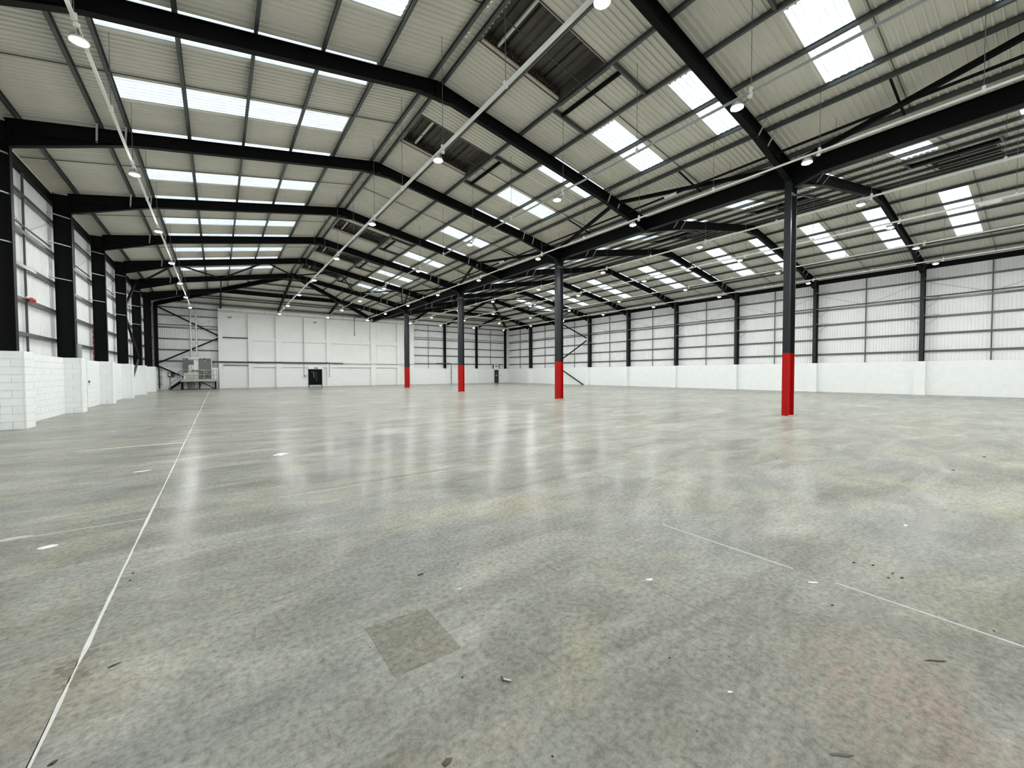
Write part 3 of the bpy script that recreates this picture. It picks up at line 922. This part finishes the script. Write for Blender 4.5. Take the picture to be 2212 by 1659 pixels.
# white partition at the far end
wp = struct('wall_partition', 'tall white painted partition with piers and recessed panels at the far end', 'wall')
YP = 55.0
MB().box(0.12, 22.6, YP + .10, YP + .30, 0, 8.40).build('backing', PLAST, wp)
PIERS = [(0.12, .50), (2.85, 3.25), (5.58, 6.15), (11.08, 11.64), (16.55, 17.23), (20.12, 20.60), (22.03, 22.60)]
for a, b in PIERS:
    MB().box(a, b, YP - .24, YP + .10, 0, 8.38).build('pier', PLAST, wp)
SEGS = [(.50, 2.85), (3.25, 5.58), (6.15, 11.08), (11.64, 16.55), (17.23, 20.12), (20.6, 22.03)]
for i, (a, b) in enumerate(SEGS):
    a += .004; b -= .004
    if i < 5:
        if i: MB().box(a, b, YP - .14, YP + .10, 5.37, 5.86).build('band', PLAST, wp)
        if i == 2:
            MB().box(a, 8.96, YP - .10, YP + .10, 2.37, 3.02).build('band', PLAST, wp)
            MB().box(8.97, 10.62, YP - .10, YP + .10, 2.16, 3.02).build('band', PLAST, wp)
            MB().box(10.63, b, YP - .10, YP + .10, 2.37, 3.02).build('band', PLAST, wp)
        else: MB().box(a, b, YP - .14, YP + .10, 2.37 if i else 2.62, 3.02).build('band', PLAST, wp)
    for z0, z1 in ((.02, 2.36), (3.04, 5.36), (5.88, 8.36)):
        if i == 5: continue
        if i == 2:
            mid = 8.5
            parts = ((a + .1, mid - .05), (mid + .05, b - .1)) if z0 > 1 else ((a + .1, 8.9),)
        else: parts = ((a + .16, b - .16),)
        for p, q in parts: MB().box(p, q, YP + .075, YP + .10, z0 + .02, z1 - .12).build('panel', PLAST, wp)
for z in (5.60, 2.58): MB().box(.52, 2.84, YP - .13, YP + .06, z - .01, z + .07).build('dark_groove_bar', STEEL, wp)  # solid black bars standing in for the dark inside open grooves
xs = [0.12, 2.2, 4.5, 6.8, 9.8, 13.1, 16.4, 19.6, 22.6]
for a, b in zip(xs, xs[1:]): MB().box(a + .015, b - .015, YP - .24, YP + .2, 8.42, 8.82).build('fascia_panel', PLAST, wp)
for x in (2.95, 19.3): MB().box(x - .25, x + .25, YP - .275, YP - .245, 8.50, 8.66).build('access_hatch', LINER, wp)

MB().box(-5.75, -5.62, YB, YF + .5, 0, 9.4).build('backing', LINER, wl)
MB().box(39.70, 39.83, YB, YF + .5, 0, 9.4).build('backing', LINER, wr)
vg = struct('trim_2', 'unseen grey gutter box stopping daylight above the valley beam', 'trim')
MB().prism([(VX - .6, 9.295), (VX, 9.187), (VX + .6, 9.295), (VX + .6, 9.55), (VX - .6, 9.55)], YB, YF, 'y').build('gutter', GREY1, vg)  # unseen box added over the valley to stop daylight leaking at the rib ends
# gutter strips at the eaves
t1 = struct('trim_1', 'pale gutter flashing under the left eaves', 'trim')
MB().box(-5.46, -5.34, YB, YF, 8.96, 9.02).build('flashing', SHEET, t1)

# black double door in the partition
d1 = struct('door_1', 'very dark double fire door in the white far partition under a green exit sign', 'door', (9.8, 54.9, 0))
for a, b in ((9.09, 9.775), (9.785, 10.48)):
    lf = MB().box(a, b, YP - .03, YP + .03, .21, 2.04).build('leaf', DOORD, d1)
    MB().box(a, b, YP - .036, YP + .03, .012, .205).build('kick_plate', GALV, lf)
mb = MB().box(9.02, 9.085, YP - .05, YP + .10, 0, 2.12); mb.box(10.485, 10.56, YP - .05, YP + .10, 0, 2.12); mb.box(9.085, 10.485, YP - .05, YP + .10, 2.045, 2.12)
mb.build('frame', DOORD, d1)
MB().tube([(9.62, YP - .03, 1.72), (9.62, YP - .10, 1.70), (9.62, YP - .10, 1.10), (9.62, YP - .03, 1.08)], .028, 8).build('pull_handle', GALV, d1)
for x in (9.42, 9.62): MB().box(x - .04, x + .04, YP - .04, YP - .03, 1.78, 1.83).build('name_plate', GALV, d1)
MB().box(9.83, 9.95, YP - .04, YP - .03, .65, 1.8).build('vision_panel', BLACK, d1)
MB().box(10.40, 10.58, YP - .10, YP - .055, 2.07, 2.12).build('door_closer', STEEL, d1)

# green door in the right part of the far wall
d3 = struct('door_3', 'narrow dark green fire door in the far right corner blockwork', 'door', (36.75, 55.0, 0))
MB().box(36.33, 37.17, 55.0, 55.05, .01, 2.10).build('leaf', DGREEN, d3)
mb = MB().box(36.14, 36.32, 54.96, 55.1, 0, 2.3); mb.box(37.18, 37.32, 54.96, 55.1, 0, 2.3); mb.box(36.32, 37.18, 54.96, 55.1, 2.11, 2.3)
mb.build('frame', WHITE, d3)
MB().box(36.55, 36.92, 54.94, 54.995, 1.14, 1.28).build('push_pad', GALV, d3)
MB().box(36.24, 37.22, 55.0, 55.1, 2.31, 2.94).build('overpanel', LINER, d3)
mb = MB().box(36.12, 36.22, 54.98, 55.1, 2.31, 2.98); mb.box(37.24, 37.34, 54.98, 55.1, 2.31, 2.98)
mb.build('overpanel_frame', STEEL, d3)
sg_ = MB().box(36.52, 36.94, 54.97, 54.998, 2.58, 2.80).build('exit_sign', GREY1, d3)
mb = MB().box(36.56, 36.66, 54.962, 54.969, 2.64, 2.74); mb.box(36.70, 36.76, 54.962, 54.969, 2.62, 2.76); mb.box(36.80, 36.90, 54.962, 54.969, 2.66, 2.72)
mb.build('pictogram', STAY, sg_)

es = thing('exit_sign', 'small green exit sign above the dark double door', 'sign', (9.85, 54.93, 2.2))
MB().box(9.64, 10.06, 54.835, 54.895, 2.20, 2.36).build('sign_box', SIGNG, es)
mb = MB(); f_ = 54.826
mb.box(9.70, 9.80, f_, 54.834, 2.22, 2.30)
mb.prism([(9.83, 2.22), (9.86, 2.22), (9.875, 2.25), (9.90, 2.22), (9.92, 2.23), (9.89, 2.27), (9.90, 2.285), (9.87, 2.285), (9.83, 2.27)], f_, 54.834)
mb.lathe((9.90, 0, 0), [(0.001, 0), (0.001, 0.001)], 4) if False else None
mb.prism([(9.94, 2.255), (9.975, 2.255), (9.975, 2.235), (10.03, 2.26), (9.975, 2.285), (9.975, 2.265), (9.94, 2.265)], f_, 54.834)
mb.build('pictogram', WHITE, es)

# ------------------------------------------------------------------ bracing on the walls
br = thing('wall_brace', 'black K-shaped bracing bars across one bay of the right wall', 'bracing', (38.5, 39, 0), 'wall bracing')
for p, q in (((38.7, 42.7, 8.9), (38.7, 36.95, 6.08)), ((38.7, 36.95, 5.72), (38.7, 42.7, 2.9))): MB().bar(p, q, .10, .14).build('brace', STEEL, br)
MB().bar((38.42, 41.6, 2.15), (38.42, 37.25, 0.04), .09, .13).build('brace', STEEL, br)
bl = thing('wall_brace', 'black K-shaped bracing bars across one bay of the left wall', 'bracing', (-5, 40, 0), 'wall bracing')
for p, q in (((-4.95, 42.75, 8.9), (-4.95, 37.0, 5.95)), ((-4.95, 36.95, 5.75), (-4.95, 42.6, 2.85))): MB().bar(p, q, .12, .16).build('brace', STEEL, bl)
MB().bar((-4.96, 42.5, 2.72), (-4.96, 37.4, 0.06), .09, .16).build('brace', PURL, bl)
bf = thing('wall_brace', 'black V-shaped bracing bars on the far left end wall behind the heater', 'bracing', (-2.5, 54.9, 0), 'wall bracing')
for p, q in (((-5.0, 54.95, 8.6), (0.12, 54.95, 5.8)), ((0.12, 54.95, 5.5), (-5.0, 54.95, 2.7)), ((-5.0, 54.70, 2.5), (-2.9, 54.70, 1.3))): MB().bar(p, q, .10, .14).build('brace', STEEL, bf)

# ------------------------------------------------------------------ heater on its platform, far left
YH = 53.7
pf = thing('steel_platform', 'dark steel platform with grey guard rail and stair, carrying the heater', 'platform', (-1.5, YH, 0))
MB().box(-3.05, -0.08, YH, 54.9, .86, .95).build('deck', GREY1, pf)
MB().box(-3.05, -0.08, YH - .02, YH - .002, .82, 1.06).build('toe_board', GALV, pf)
for x in (-3.0, -0.2):
    for y in (YH + .1, 54.75): MB().box(x - .07, x + .07, y - .06, y + .06, 0, .86).build('leg', STEEL, pf)
MB().box(-1.62, -1.52, 54.2, 54.3, 0, .86).build('leg', STEEL, pf)
MB().bar((-1.55, YH + .2, .84), (-.3, YH + .2, .05), .08, .08).build('brace', STEEL, pf)
MB().box(-3.1, -.12, YH + .05, YH + .15, 0.0, .06).build('sole_plate', STEEL, pf)
for x in (-3.0, -2.02, -1.17, -.32, -.1): MB().tube([(x, YH - .05, .78), (x, YH - .05, 2.02)], .028, 8).build('rail_post', GALV, pf)
for z in (2.02, 1.50): MB().tube([(-3.02, YH - .05, z), (-.08, YH - .05, z), (-.08, 54.6, z)], .026, 8).build('guard_rail', GALV, pf)
MB().bar((-3.02, YH + .1, .88), (-4.0, YH + .1, .06), .06, .24).build('stringer', STEEL, pf)
MB().bar((-3.02, YH + .85, .88), (-4.0, YH + .85, .06), .06, .24).build('stringer', STEEL, pf)
for i in range(4): MB().box(-3.92 + i * .24, -3.68 + i * .24, YH + .13, YH + .82, .15 + i * .19, .18 + i * .19).build('tread', GREY1, pf)
for x, z0 in ((-3.93, .05), (-3.12, .8)): MB().tube([(x, YH + .05, z0), (x, YH + .05, z0 + 1.16)], .045 if z0 < .5 else .03, 8).build('newel_post', GALV if z0 > .5 else GREY2, pf)
for dz in (1.08, .55): MB().tube([(-3.93, YH + .05, dz + .06), (-3.12, YH + .05, dz + .82), (-3.0, YH + .05, dz + .95)], .025, 8).build('hand_rail', GREY1, pf)

hu = thing('warm_air_heater', 'grey and white warm air heater cabinet with two flues on the platform', 'heater', (-1.7, 54.4, .95))
MB().box(-2.88, -.48, 54.15, 54.88, .96, 3.34).build('casing', WHITE, hu)
cl = MB().box(-2.90, -2.46, 54.02, 54.148, 1.76, 3.26).build('side_cabinet', GREY1, hu)
MB().box(-2.80, -2.74, 54.0, 54.018, 3.12, 3.18).build('badge', WHITE, cl)
MB().box(-2.45, -2.02, 54.06, 54.148, 2.58, 3.05).build('control_panel', GREY1, hu)
MB().box(-2.45, -1.62, 54.08, 54.148, 3.08, 3.22).build('header', GALV, hu)
MB().box(-2.00, -1.62, 54.08, 54.148, 1.98, 3.02).build('door', WHITE, hu)
MB().box(-2.43, -2.03, 54.08, 54.148, 1.98, 2.55).build('door', WHITE, hu)
MB().box(-2.36, -2.12, 54.07, 54.078, 2.12, 2.46).build('notice', BEIGE, hu, label='yellowish notice sheet')
MB().box(-2.62, -1.62, 54.04, 54.148, .98, 1.62).build('burner_casing', BEIGE, hu)
rc = MB().box(-1.60, -.55, 54.0, 54.148, 1.06, 3.26).build('fan_cabinet', GREY2, hu)
MB().box(-1.40, -.78, 53.985, 53.998, 3.14, 3.24).build('air_slot', BLACK, rc)
for a, b in ((-1.38, -1.13), (-1.07, -.76)): MB().box(a, b, 53.985, 53.998, 1.36, 1.46).build('air_slot', BLACK, rc)
for x in (-1.28, -.92): MB().box(x - .05, x + .05, 53.98, 53.984, 3.17, 3.21).build('badge', WHITE, rc)
MB().lathe((-1.09, 53.99, 3.0), [(.045, -.04), (.05, 0), (.045, .04)], 10).build('gauge', WHITE, rc)
MB().lathe((-.97, 53.99, 1.80), [(.04, -.05), (.05, 0), (.04, .05)], 10).build('gauge', WHITE, rc)
for z in (2.98, 2.12): MB().box(-.83, -.70, 53.975, 53.998, z - .03, z + .03).build('hinge', BLACK, rc)
MB().box(-1.52, -.62, 53.99, 53.998, 1.60, 1.96).build('access_panel', GREY2, rc)
MB().lathe((-2.05, 53.95, 1.98), [(.02, -.12), (.08, -.10), (.09, .0), (.04, .05), (.03, .14)], 12).build('gas_valve', DGREEN, hu)
MB().tube([(-1.93, 53.98, 2.0), (-1.80, 53.96, 1.95), (-1.65, 53.97, 1.90)], .05, 8).build('gas_pipe', GREY1, hu)
MB().tube([(-2.32, 53.98, 1.86), (-2.10, 53.98, 1.86)], .035, 8).build('gas_pipe', GREY2, hu)
MB().tube([(-1.3, 54.4, .86), (-1.5, YH + .4, .35), (-1.9, YH + .4, .05)], .03, 6).build('hose', BLACK, pf)
for x, t in ((-2.22, 8.4), (-1.76, 8.35)):
    mb = MB().tube([(x, 54.45, 3.34), (x, 54.45, t)], .075 if x > -2 else .065, 12)
    mb.build('flue', FLUE, hu)
    mb = MB()
    for z in (3.5, 4.9, 6.2, 7.4): mb.lathe((x, 54.45, z), [(.085, -.04), (.09, 0), (.085, .04)], 12)
    mb.lathe((x, 54.45, t), [(.08, 0), (.11, .05), (.11, .12), (.02, .16)], 12)
    mb.build('flue_collar', GALV, hu)
for i, x in enumerate((-2.53, -2.38, -2.22, -2.05)): MB().tube([(x, YH + .45, .05), (x + .02, YH + .45, .86)], .038, 8).build('supply_pipe', BLACK, pf)

mbx = thing('meter_box', 'dark green metal box with white label on far left end wall', 'box', (-3.9, 54.9, 1.5))
bx = MB().box(-4.15, -3.65, 54.78, 54.99, 1.30, 1.76).build('casing', DGREEN, mbx)
MB().box(-4.10, -3.95, 54.76, 54.779, 1.42, 1.68).build('label_plate', PAPER, bx)
MB().tube([(-3.65, 54.9, 1.62), (-2.9, 54.9, 1.62)], .02, 6).build('pipe', STAY, mbx)
dp = thing('down_pipe', 'black down pipe clipped to the far left corner blockwork', 'pipe', (-4.84, 54.9, .2))
MB().tube([(-4.84, 54.9, .12), (-4.86, 54.9, 2.35)], .06, 10).build('pipe', BLACK, dp)
MB().tube([(-4.66, 54.93, .3), (-4.68, 54.93, 2.3)], .025, 8).build('pipe', GALV, dp)
for z in (.55, 1.3, 2.05):
    MB().box(-5.02, -4.56, 54.95, 54.995, z - .015, z + .015).build('clip', STEEL, dp)

# services along the partition
ct = thing('cable_tray', 'black cable tray running along the white partition from the heater', 'cable tray', (6, 54.680, 2.9))
MB().box(-.46, 11.2, 54.630, 54.725, 2.84, 2.97).build('tray', BLACK, ct)
MB().box(11.2, 13.0, 54.650, 54.725, 2.82, 2.92).build('tray', BLACK, ct)
MB().box(-.46, 13.0, 54.610, 54.725, 2.99, 3.02).build('cover', STAY, ct)
MB().box(13.0, 22.6, 54.660, 54.725, 2.83, 2.92).build('tray', GALV, ct)
for x in (-.4, 4.0, 8.0, 12.0, 16.0, 20.0): MB().box(x, x + .04, 54.670, 54.725, 2.74, 2.835).build('bracket', STEEL, ct)
c1 = thing('conduit', 'grey vertical conduit with socket box beside the dark double door', 'conduit', (8.5, 54.730, 1.2), 'wall conduits')
MB().tube([(8.5, 54.800, 1.25), (8.5, 54.800, 2.83)], .04, 8).build('pipe', STAY, c1)
MB().tube([(8.5, 54.800, 3.04), (8.5, 54.800, 8.4)], .04, 8).build('pipe', STAY, c1)
so = MB().box(8.54, 8.76, 54.690, 54.840, 1.22, 1.42).build('socket_box', GREY2, c1)
MB().box(8.59, 8.71, 54.682, 54.689, 1.27, 1.37).build('cover', WHITE, so)
c2 = thing('conduit', 'short grey conduit dropping right of the dark double door', 'conduit', (11.36, 54.730, 1.2), 'wall conduits')
MB().tube([(11.36, 54.700, 1.25), (11.36, 54.700, 2.83)], .035, 8).build('pipe', STAY, c2)
MB().box(11.31, 11.45, 54.650, 54.720, 1.17, 1.25).build('socket_box', STAY, c2)
c3 = thing('conduit', 'dark elbowed pipe hanging down the top of the white partition', 'conduit', (14.43, 54.730, 6.4), 'wall conduits')
MB().tube([(14.43, 54.59, 6.46), (14.43, 54.59, 8.80), (15.25, 54.3, 9.0)], .055, 8).build('pipe', PURL, c3)
c4 = thing('catenary_wire', 'thin dark wire stretched along the top of the white partition', 'wire', (11, 54.680, 8.5))
MB().tube([(-3.0, 54.630, 8.66), (.2, 54.630, 8.52), (22.6, 54.630, 8.46)], .02, 6).build('wire', PURL, c4)
for x in (1.5, 4.5, 8.0, 12.0, 16.0, 20.0): MB().tube([(x, 54.630, 8.5), (x, 54.630, 8.62), (x, 54.740, 8.62)], .022, 6).build('eye', PURL, c4)
c5 = thing('conduit', 'dark vertical pipe standing before the far right blockwork', 'conduit', (28.35, 54.530, 0), 'wall conduits')
MB().tube([(28.35, 54.550, 0.0), (28.35, 54.550, 3.04), (27.9, 54.730, 3.06), (26.2, 55.2, 3.06)], .05, 8).build('pipe', PURL, c5)
MB().lathe((28.35, 54.550, .12), [(.06, -.08), (.075, 0), (.06, .3)], 10).build('guard', GALV, c5)

for i, (x, z, lab) in enumerate(((1.2, 7.80, 'twin spot emergency light at the top left of the partition'), (9.86, 7.84, 'twin spot emergency light high above the dark double door'),
                                 (23.36, 7.78, 'twin spot emergency light just right of the partition'), (34.55, 7.72, 'twin spot emergency light in the far right corner'))):
    yq = 55.07 if x < 20 else 55.4
    e = thing('emergency_light', lab, 'emergency light', (x, yq, z), 'twin spot emergency lights')
    MB().box(x - .14, x + .14, yq - .12, yq - .0, z - .17, z).build('battery_box', WHITE, e)
    for s_ in (-1, 1):
        MB().tube([(x + s_ * .1, yq - .06, z + .07), (x + s_ * .1, yq - .14, z + .06), (x + s_ * .1, yq - .15, z + .06)], [.05, .075, .07], 12).build('spot_head', GREY1, e)

# small fittings on the left wall
rb = thing('red_sack', 'small red bag looped over a left wall rail', 'bag', (-5.2, 21.4, 4.2))
MB().tube([(-5.22, 21.22, 4.20), (-5.22, 21.32, 4.22), (-5.22, 21.45, 4.22), (-5.22, 21.60, 4.20), (-5.22, 21.68, 4.18)], [.03, .065, .075, .07, .03], 10).build('sack', REDP, rb)
MB().tube([(-5.24, 20.95, 4.2), (-5.24, 21.08, 4.29), (-5.23, 21.24, 4.24)], .010, 6).build('strap', PAPER, rb)
rs = thing('red_strap', 'narrow dark red strap with pale gaps hanging beside a left column', 'strap', (-5.25, 30.4, 2.3))
MB().box(-5.31, -5.255, 30.37, 30.39, 2.31, 4.25).build('webbing', REDD, rs)
for i in range(6): MB().box(-5.300, -5.265, 30.355, 30.368, 2.55 + i * .28, 2.60 + i * .28).build('eyelet', STAY, rs)
cp = thing('call_point', 'small dark red fire call point on left blockwork beside the door', 'alarm', (-5.05, 27.9, 1.25))
MB().box(-5.055, -5.02, 27.84, 27.96, 1.20, 1.30).build('casing', REDD, cp)
MB().tube([(-5.03, 27.86, 1.19), (-5.03, 27.86, 1.08)], .01, 6).build('cable', STAY, cp)
cp2 = thing('call_point', 'small grey call point beside the narrow green door', 'alarm', (37.55, 54.98, 1.2))
MB().box(37.49, 37.60, 54.94, 54.995, 1.14, 1.26).build('casing', GREY1, cp2)
MB().box(37.51, 37.58, 54.932, 54.939, 1.16, 1.24).build('face', STAY, cp2)

# ------------------------------------------------------------------ lighting rows
ROWS = [('A', -1.94, 'leftmost row'), ('B', 5.24, 'row below the near ridge'), ('C', 9.83, 'row on the near right slope'),
        ('D', 14.05, 'row beside the valley beam'), ('E', 19.18, 'row just past the valley columns'), ('F', 23.26, 'row left of the far ridge'),
        ('G', 28.19, 'row under the far ridge'), ('H', 33.13, 'row nearest the right wall')]
LZ = 7.70
def make_lamp():
    o = empty('high_bay_lamp', (0, 0, 0))
    MB().lathe((0, 0, 0), [(.02, -.040), (.06, -.036), (.092, -.020), (.105, 0.0)], 20).build('lens', LENS, o, smooth=True)
    MB().lathe((0, 0, 0), [(.107, .001), (.135, -.006), (.142, .010), (.135, .03), (.11, .05), (.08, .062), (.075, .11), (.04, .12)], 20).build('housing', WHITE, o, smooth=False)
    mb = MB()
    for i in range(12):
        t = 2 * pi * i / 12
        mb.bar((.07 * cos(t), .07 * sin(t), .085), (.118 * cos(t), .118 * sin(t), .068), .006, .05)
    mb.build('cooling_fins', GALV, o)
    MB().tube([(0, -.10, .06), (0, -.09, .14), (0, 0, .165), (0, .09, .14), (0, .10, .06)], .008, 6).build('bracket', STAY, o)
    MB().lathe((.02, -.27, .13), [(.03, -.035), (.05, -.03), (.05, .02), (.03, .03)], 12).build('junction_box', WHITE, o)
    MB().tube([(.02, -.24, .11), (.03, -.18, .05), (.02, -.09, .07)], .008, 6).build('cable', BLACK, o)
    return o
lamp0 = make_lamp(); first = True
for nm, x, lab in ROWS:
    ys0, ye = YB + .6, 48.1
    t = thing('lighting_trunking', 'pale straight trunking carrying the lamps of the ' + lab, 'trunking', (x, 20, 7.9), 'lighting trunkings')
    wdt = .065 if nm in 'B' else .055
    if nm in 'CD': wdt = .045
    MB().box(x - wdt / 2, x + wdt / 2, ys0, ye, 7.875, 7.875 + wdt).build('trunk', TRUNK if nm not in 'C' else STAY, t)
    rx = RX1 if x < VX else RX2
    zr = ZS - SL * abs(x - rx)
    y = yk(-2) + 1.35
    while y < 47.5:
        MB().tube([(x, y, 7.95), (x, y, zr - .04)], .0075, 5, cap=False).build('drop_wire', WIRE, t)
        MB().box(x - wdt / 2 - .012, x + wdt / 2 + .012, y - .03, y + .03, 7.865, 8.00).build('clip', TRUNK, t)
        y += BAY / 2
    for j in range(-2, 8):
        yl = 4.66 + BAY * j
        if nm == 'A' and j < 0: continue
        if first: o = lamp0; first = False; o.location = (x, yl, LZ)
        else: o = copy_tree(lamp0, (x, yl, LZ))
        if j < 0: tag(o, '%s high bay lamp behind the viewpoint, %s' % (ORD[-j], lab), 'lamp', 'high bay lamps')
        else: tag(o, '%s round white lamp from the viewpoint, %s' % (ORD[j + 1], lab), 'lamp', 'high bay lamps')
for x, y, lab in ((5.24, 30.2, 'middle of row below near ridge'), (5.24, 44.4, 'far end of row below near ridge'), (23.26, 1.9, 'near end of row left of far ridge')):
    e = thing('batten_light', 'small white fitting on the trunking, ' + lab, 'emergency light', (x, y, 7.86), 'trunking emergency fittings')
    MB().box(x - .07, x + .07, y - .28, y + .28, 7.80, 7.862).build('body', WHITE, e)
    MB().box(x - .055, x + .055, y - .25, y + .25, 7.775, 7.799).build('diffuser', PAPER, e)

# ------------------------------------------------------------------ scraps and grit on the floor
def blob(name, lab, cat, x, y, rx_, ry_, h, m, rot=0.0, n=8, grp=None, jag=.3):
    mb = MB(); pts = []
    for i in range(n):
        t = 2 * pi * i / n; q = 1 + random.uniform(-jag, jag)
        a, b = rx_ * cos(t) * q, ry_ * sin(t) * q
        pts.append((x + a * cos(rot) - b * sin(rot), y + a * sin(rot) + b * cos(rot)))
    c = len(mb.v)
    z0 = .0012
    for k_, (s_, z) in enumerate(((1.0, z0), (.95, z0 + h * .5), (.55, z0 + h))):
        for p in pts: mb.v.append((x + (p[0] - x) * s_, y + (p[1] - y) * s_, z + (random.uniform(0, h * .3) if k_ == 2 else 0)))
    for k_ in range(2):
        for i in range(n):
            j = (i + 1) % n; mb.f.append((c + k_ * n + i, c + k_ * n + j, c + (k_ + 1) * n + j, c + (k_ + 1) * n + i))
    mb.f.append(tuple(c + i for i in range(n))[::-1]); mb.f.append(tuple(c + 2 * n + i for i in range(n)))
    o = mb.build(name, m); tag(o, lab, cat, grp); return o
blob('dark_flake', 'dark pointed flake on the floor above the brown patch', 'scrap', 1.28, 3.01, .033, .018, .004, STONE, .3, 5, jag=.4)
blob('dark_flake', 'dark grey flake lying left of the long white joint at the bottom edge', 'scrap', -.58, 2.43, .016, .009, .005, STONE, .6, 7)
blob('dark_flake', 'dark flat flake just right of the spalled joint edge', 'scrap', -.49, 3.06, .024, .008, .003, STONE, .3, 7)
blob('dark_flake', 'ragged dark ring of dirt on the right floor', 'scrap', 3.18, .41, .055, .008, .002, STONE, -.75, 12, jag=.5)
blob('dark_flake', 'long grey smear of dirt near the lower right floor', 'scrap', 2.08, .53, .045, .008, .0015, SMEAR, -.7, 10, jag=.3)
blob('dark_flake', 'brown corner of card at the very bottom edge, centre', 'scrap', .735, 1.475, .022, .016, .004, OUTER, .2, 5)
blob('paper_scrap', 'white torn paper scrap on the mid right floor', 'scrap', 2.67, 1.88, .035, .014, .003, PAPER, -.4, 7)
blob('paper_scrap', 'long white paint flake far left on the floor beside the joint', 'scrap', -1.31, 5.55, .075, .045, .002, PAPER, .2, 10, jag=.15)
blob('paper_scrap', 'large pale plaster smear at the left edge of the floor', 'scrap', -1.68, 6.03, .15, .05, .0012, FILLD, .1, 12, jag=.3)
blob('paper_scrap', 'long thin white flake left of the long joint, farther back', 'scrap', -1.04, 8.97, .12, .035, .002, PAPER, .2, 8)
blob('paper_scrap', 'ragged white plaster patch right of the long joint, farther back', 'scrap', 1.0, 9.17, .13, .10, .003, PAPER, .4, 12, jag=.5)
blob('paper_scrap', 'white flake at the broken end of the thin right-hand joint', 'scrap', 3.63, 1.12, .034, .014, .002, PAPER, -.8, 7)
blob('paper_scrap', 'tiny pair of white chips on the lower right floor', 'scrap', 2.04, .97, .016, .008, .004, PAPER, -.6, 6)
blob('paper_scrap', 'small pale chip on the floor right of the dark flake', 'scrap', 1.42, 2.63, .014, .010, .004, PAPER, .2, 6)
blob('paper_scrap', 'small white chip alone on the right floor', 'scrap', 5.76, .98, .028, .016, .003, PAPER, 0, 6)
tw = thing('metal_clip', 'bent silver metal clip lying below the brown patch', 'clip', (1.18, 1.69, 0))
MB().bar((1.175, 1.705, .006), (1.20, 1.672, .006), .010, .005).build('shank', GALV, tw)
MB().bar((1.165, 1.695, .008), (1.172, 1.722, .012), .007, .005).build('tab', STONE, tw)
grit = [(1.60, 2.99, .012), (1.46, 2.99, .010), (.69, 2.37, .008), (1.01, 1.85, .011), (2.03, 1.52, .009), (2.02, 1.29, .011), (1.10, 1.24, .010), (3.38, .93, .016),
        (4.28, 1.04, .022), (4.35, .93, .022), (4.30, .80, .016), (4.18, .80, .016), (4.26, .74, .022), (3.84, .25, .011), (2.57, 1.29, .010), (-.58, 4.40, .020), (-.58, 4.26, .018),
        (8.32, 3.17, .03), (9.57, 1.09, .035), (11.51, .92, .04), (.45, 2.42, .008), (.50, 2.95, .007), (1.0, 2.4, .006), (2.3, 1.1, .007), (1.7, .95, .006)]
for x, y, r in grit:
    blob('grit', 'small dark speck of grit on the concrete floor', 'grit', x, y, r * .6, r * .42, r * .25, STONE, random.uniform(0, 3), 6, 'dark specks of grit on the floor')
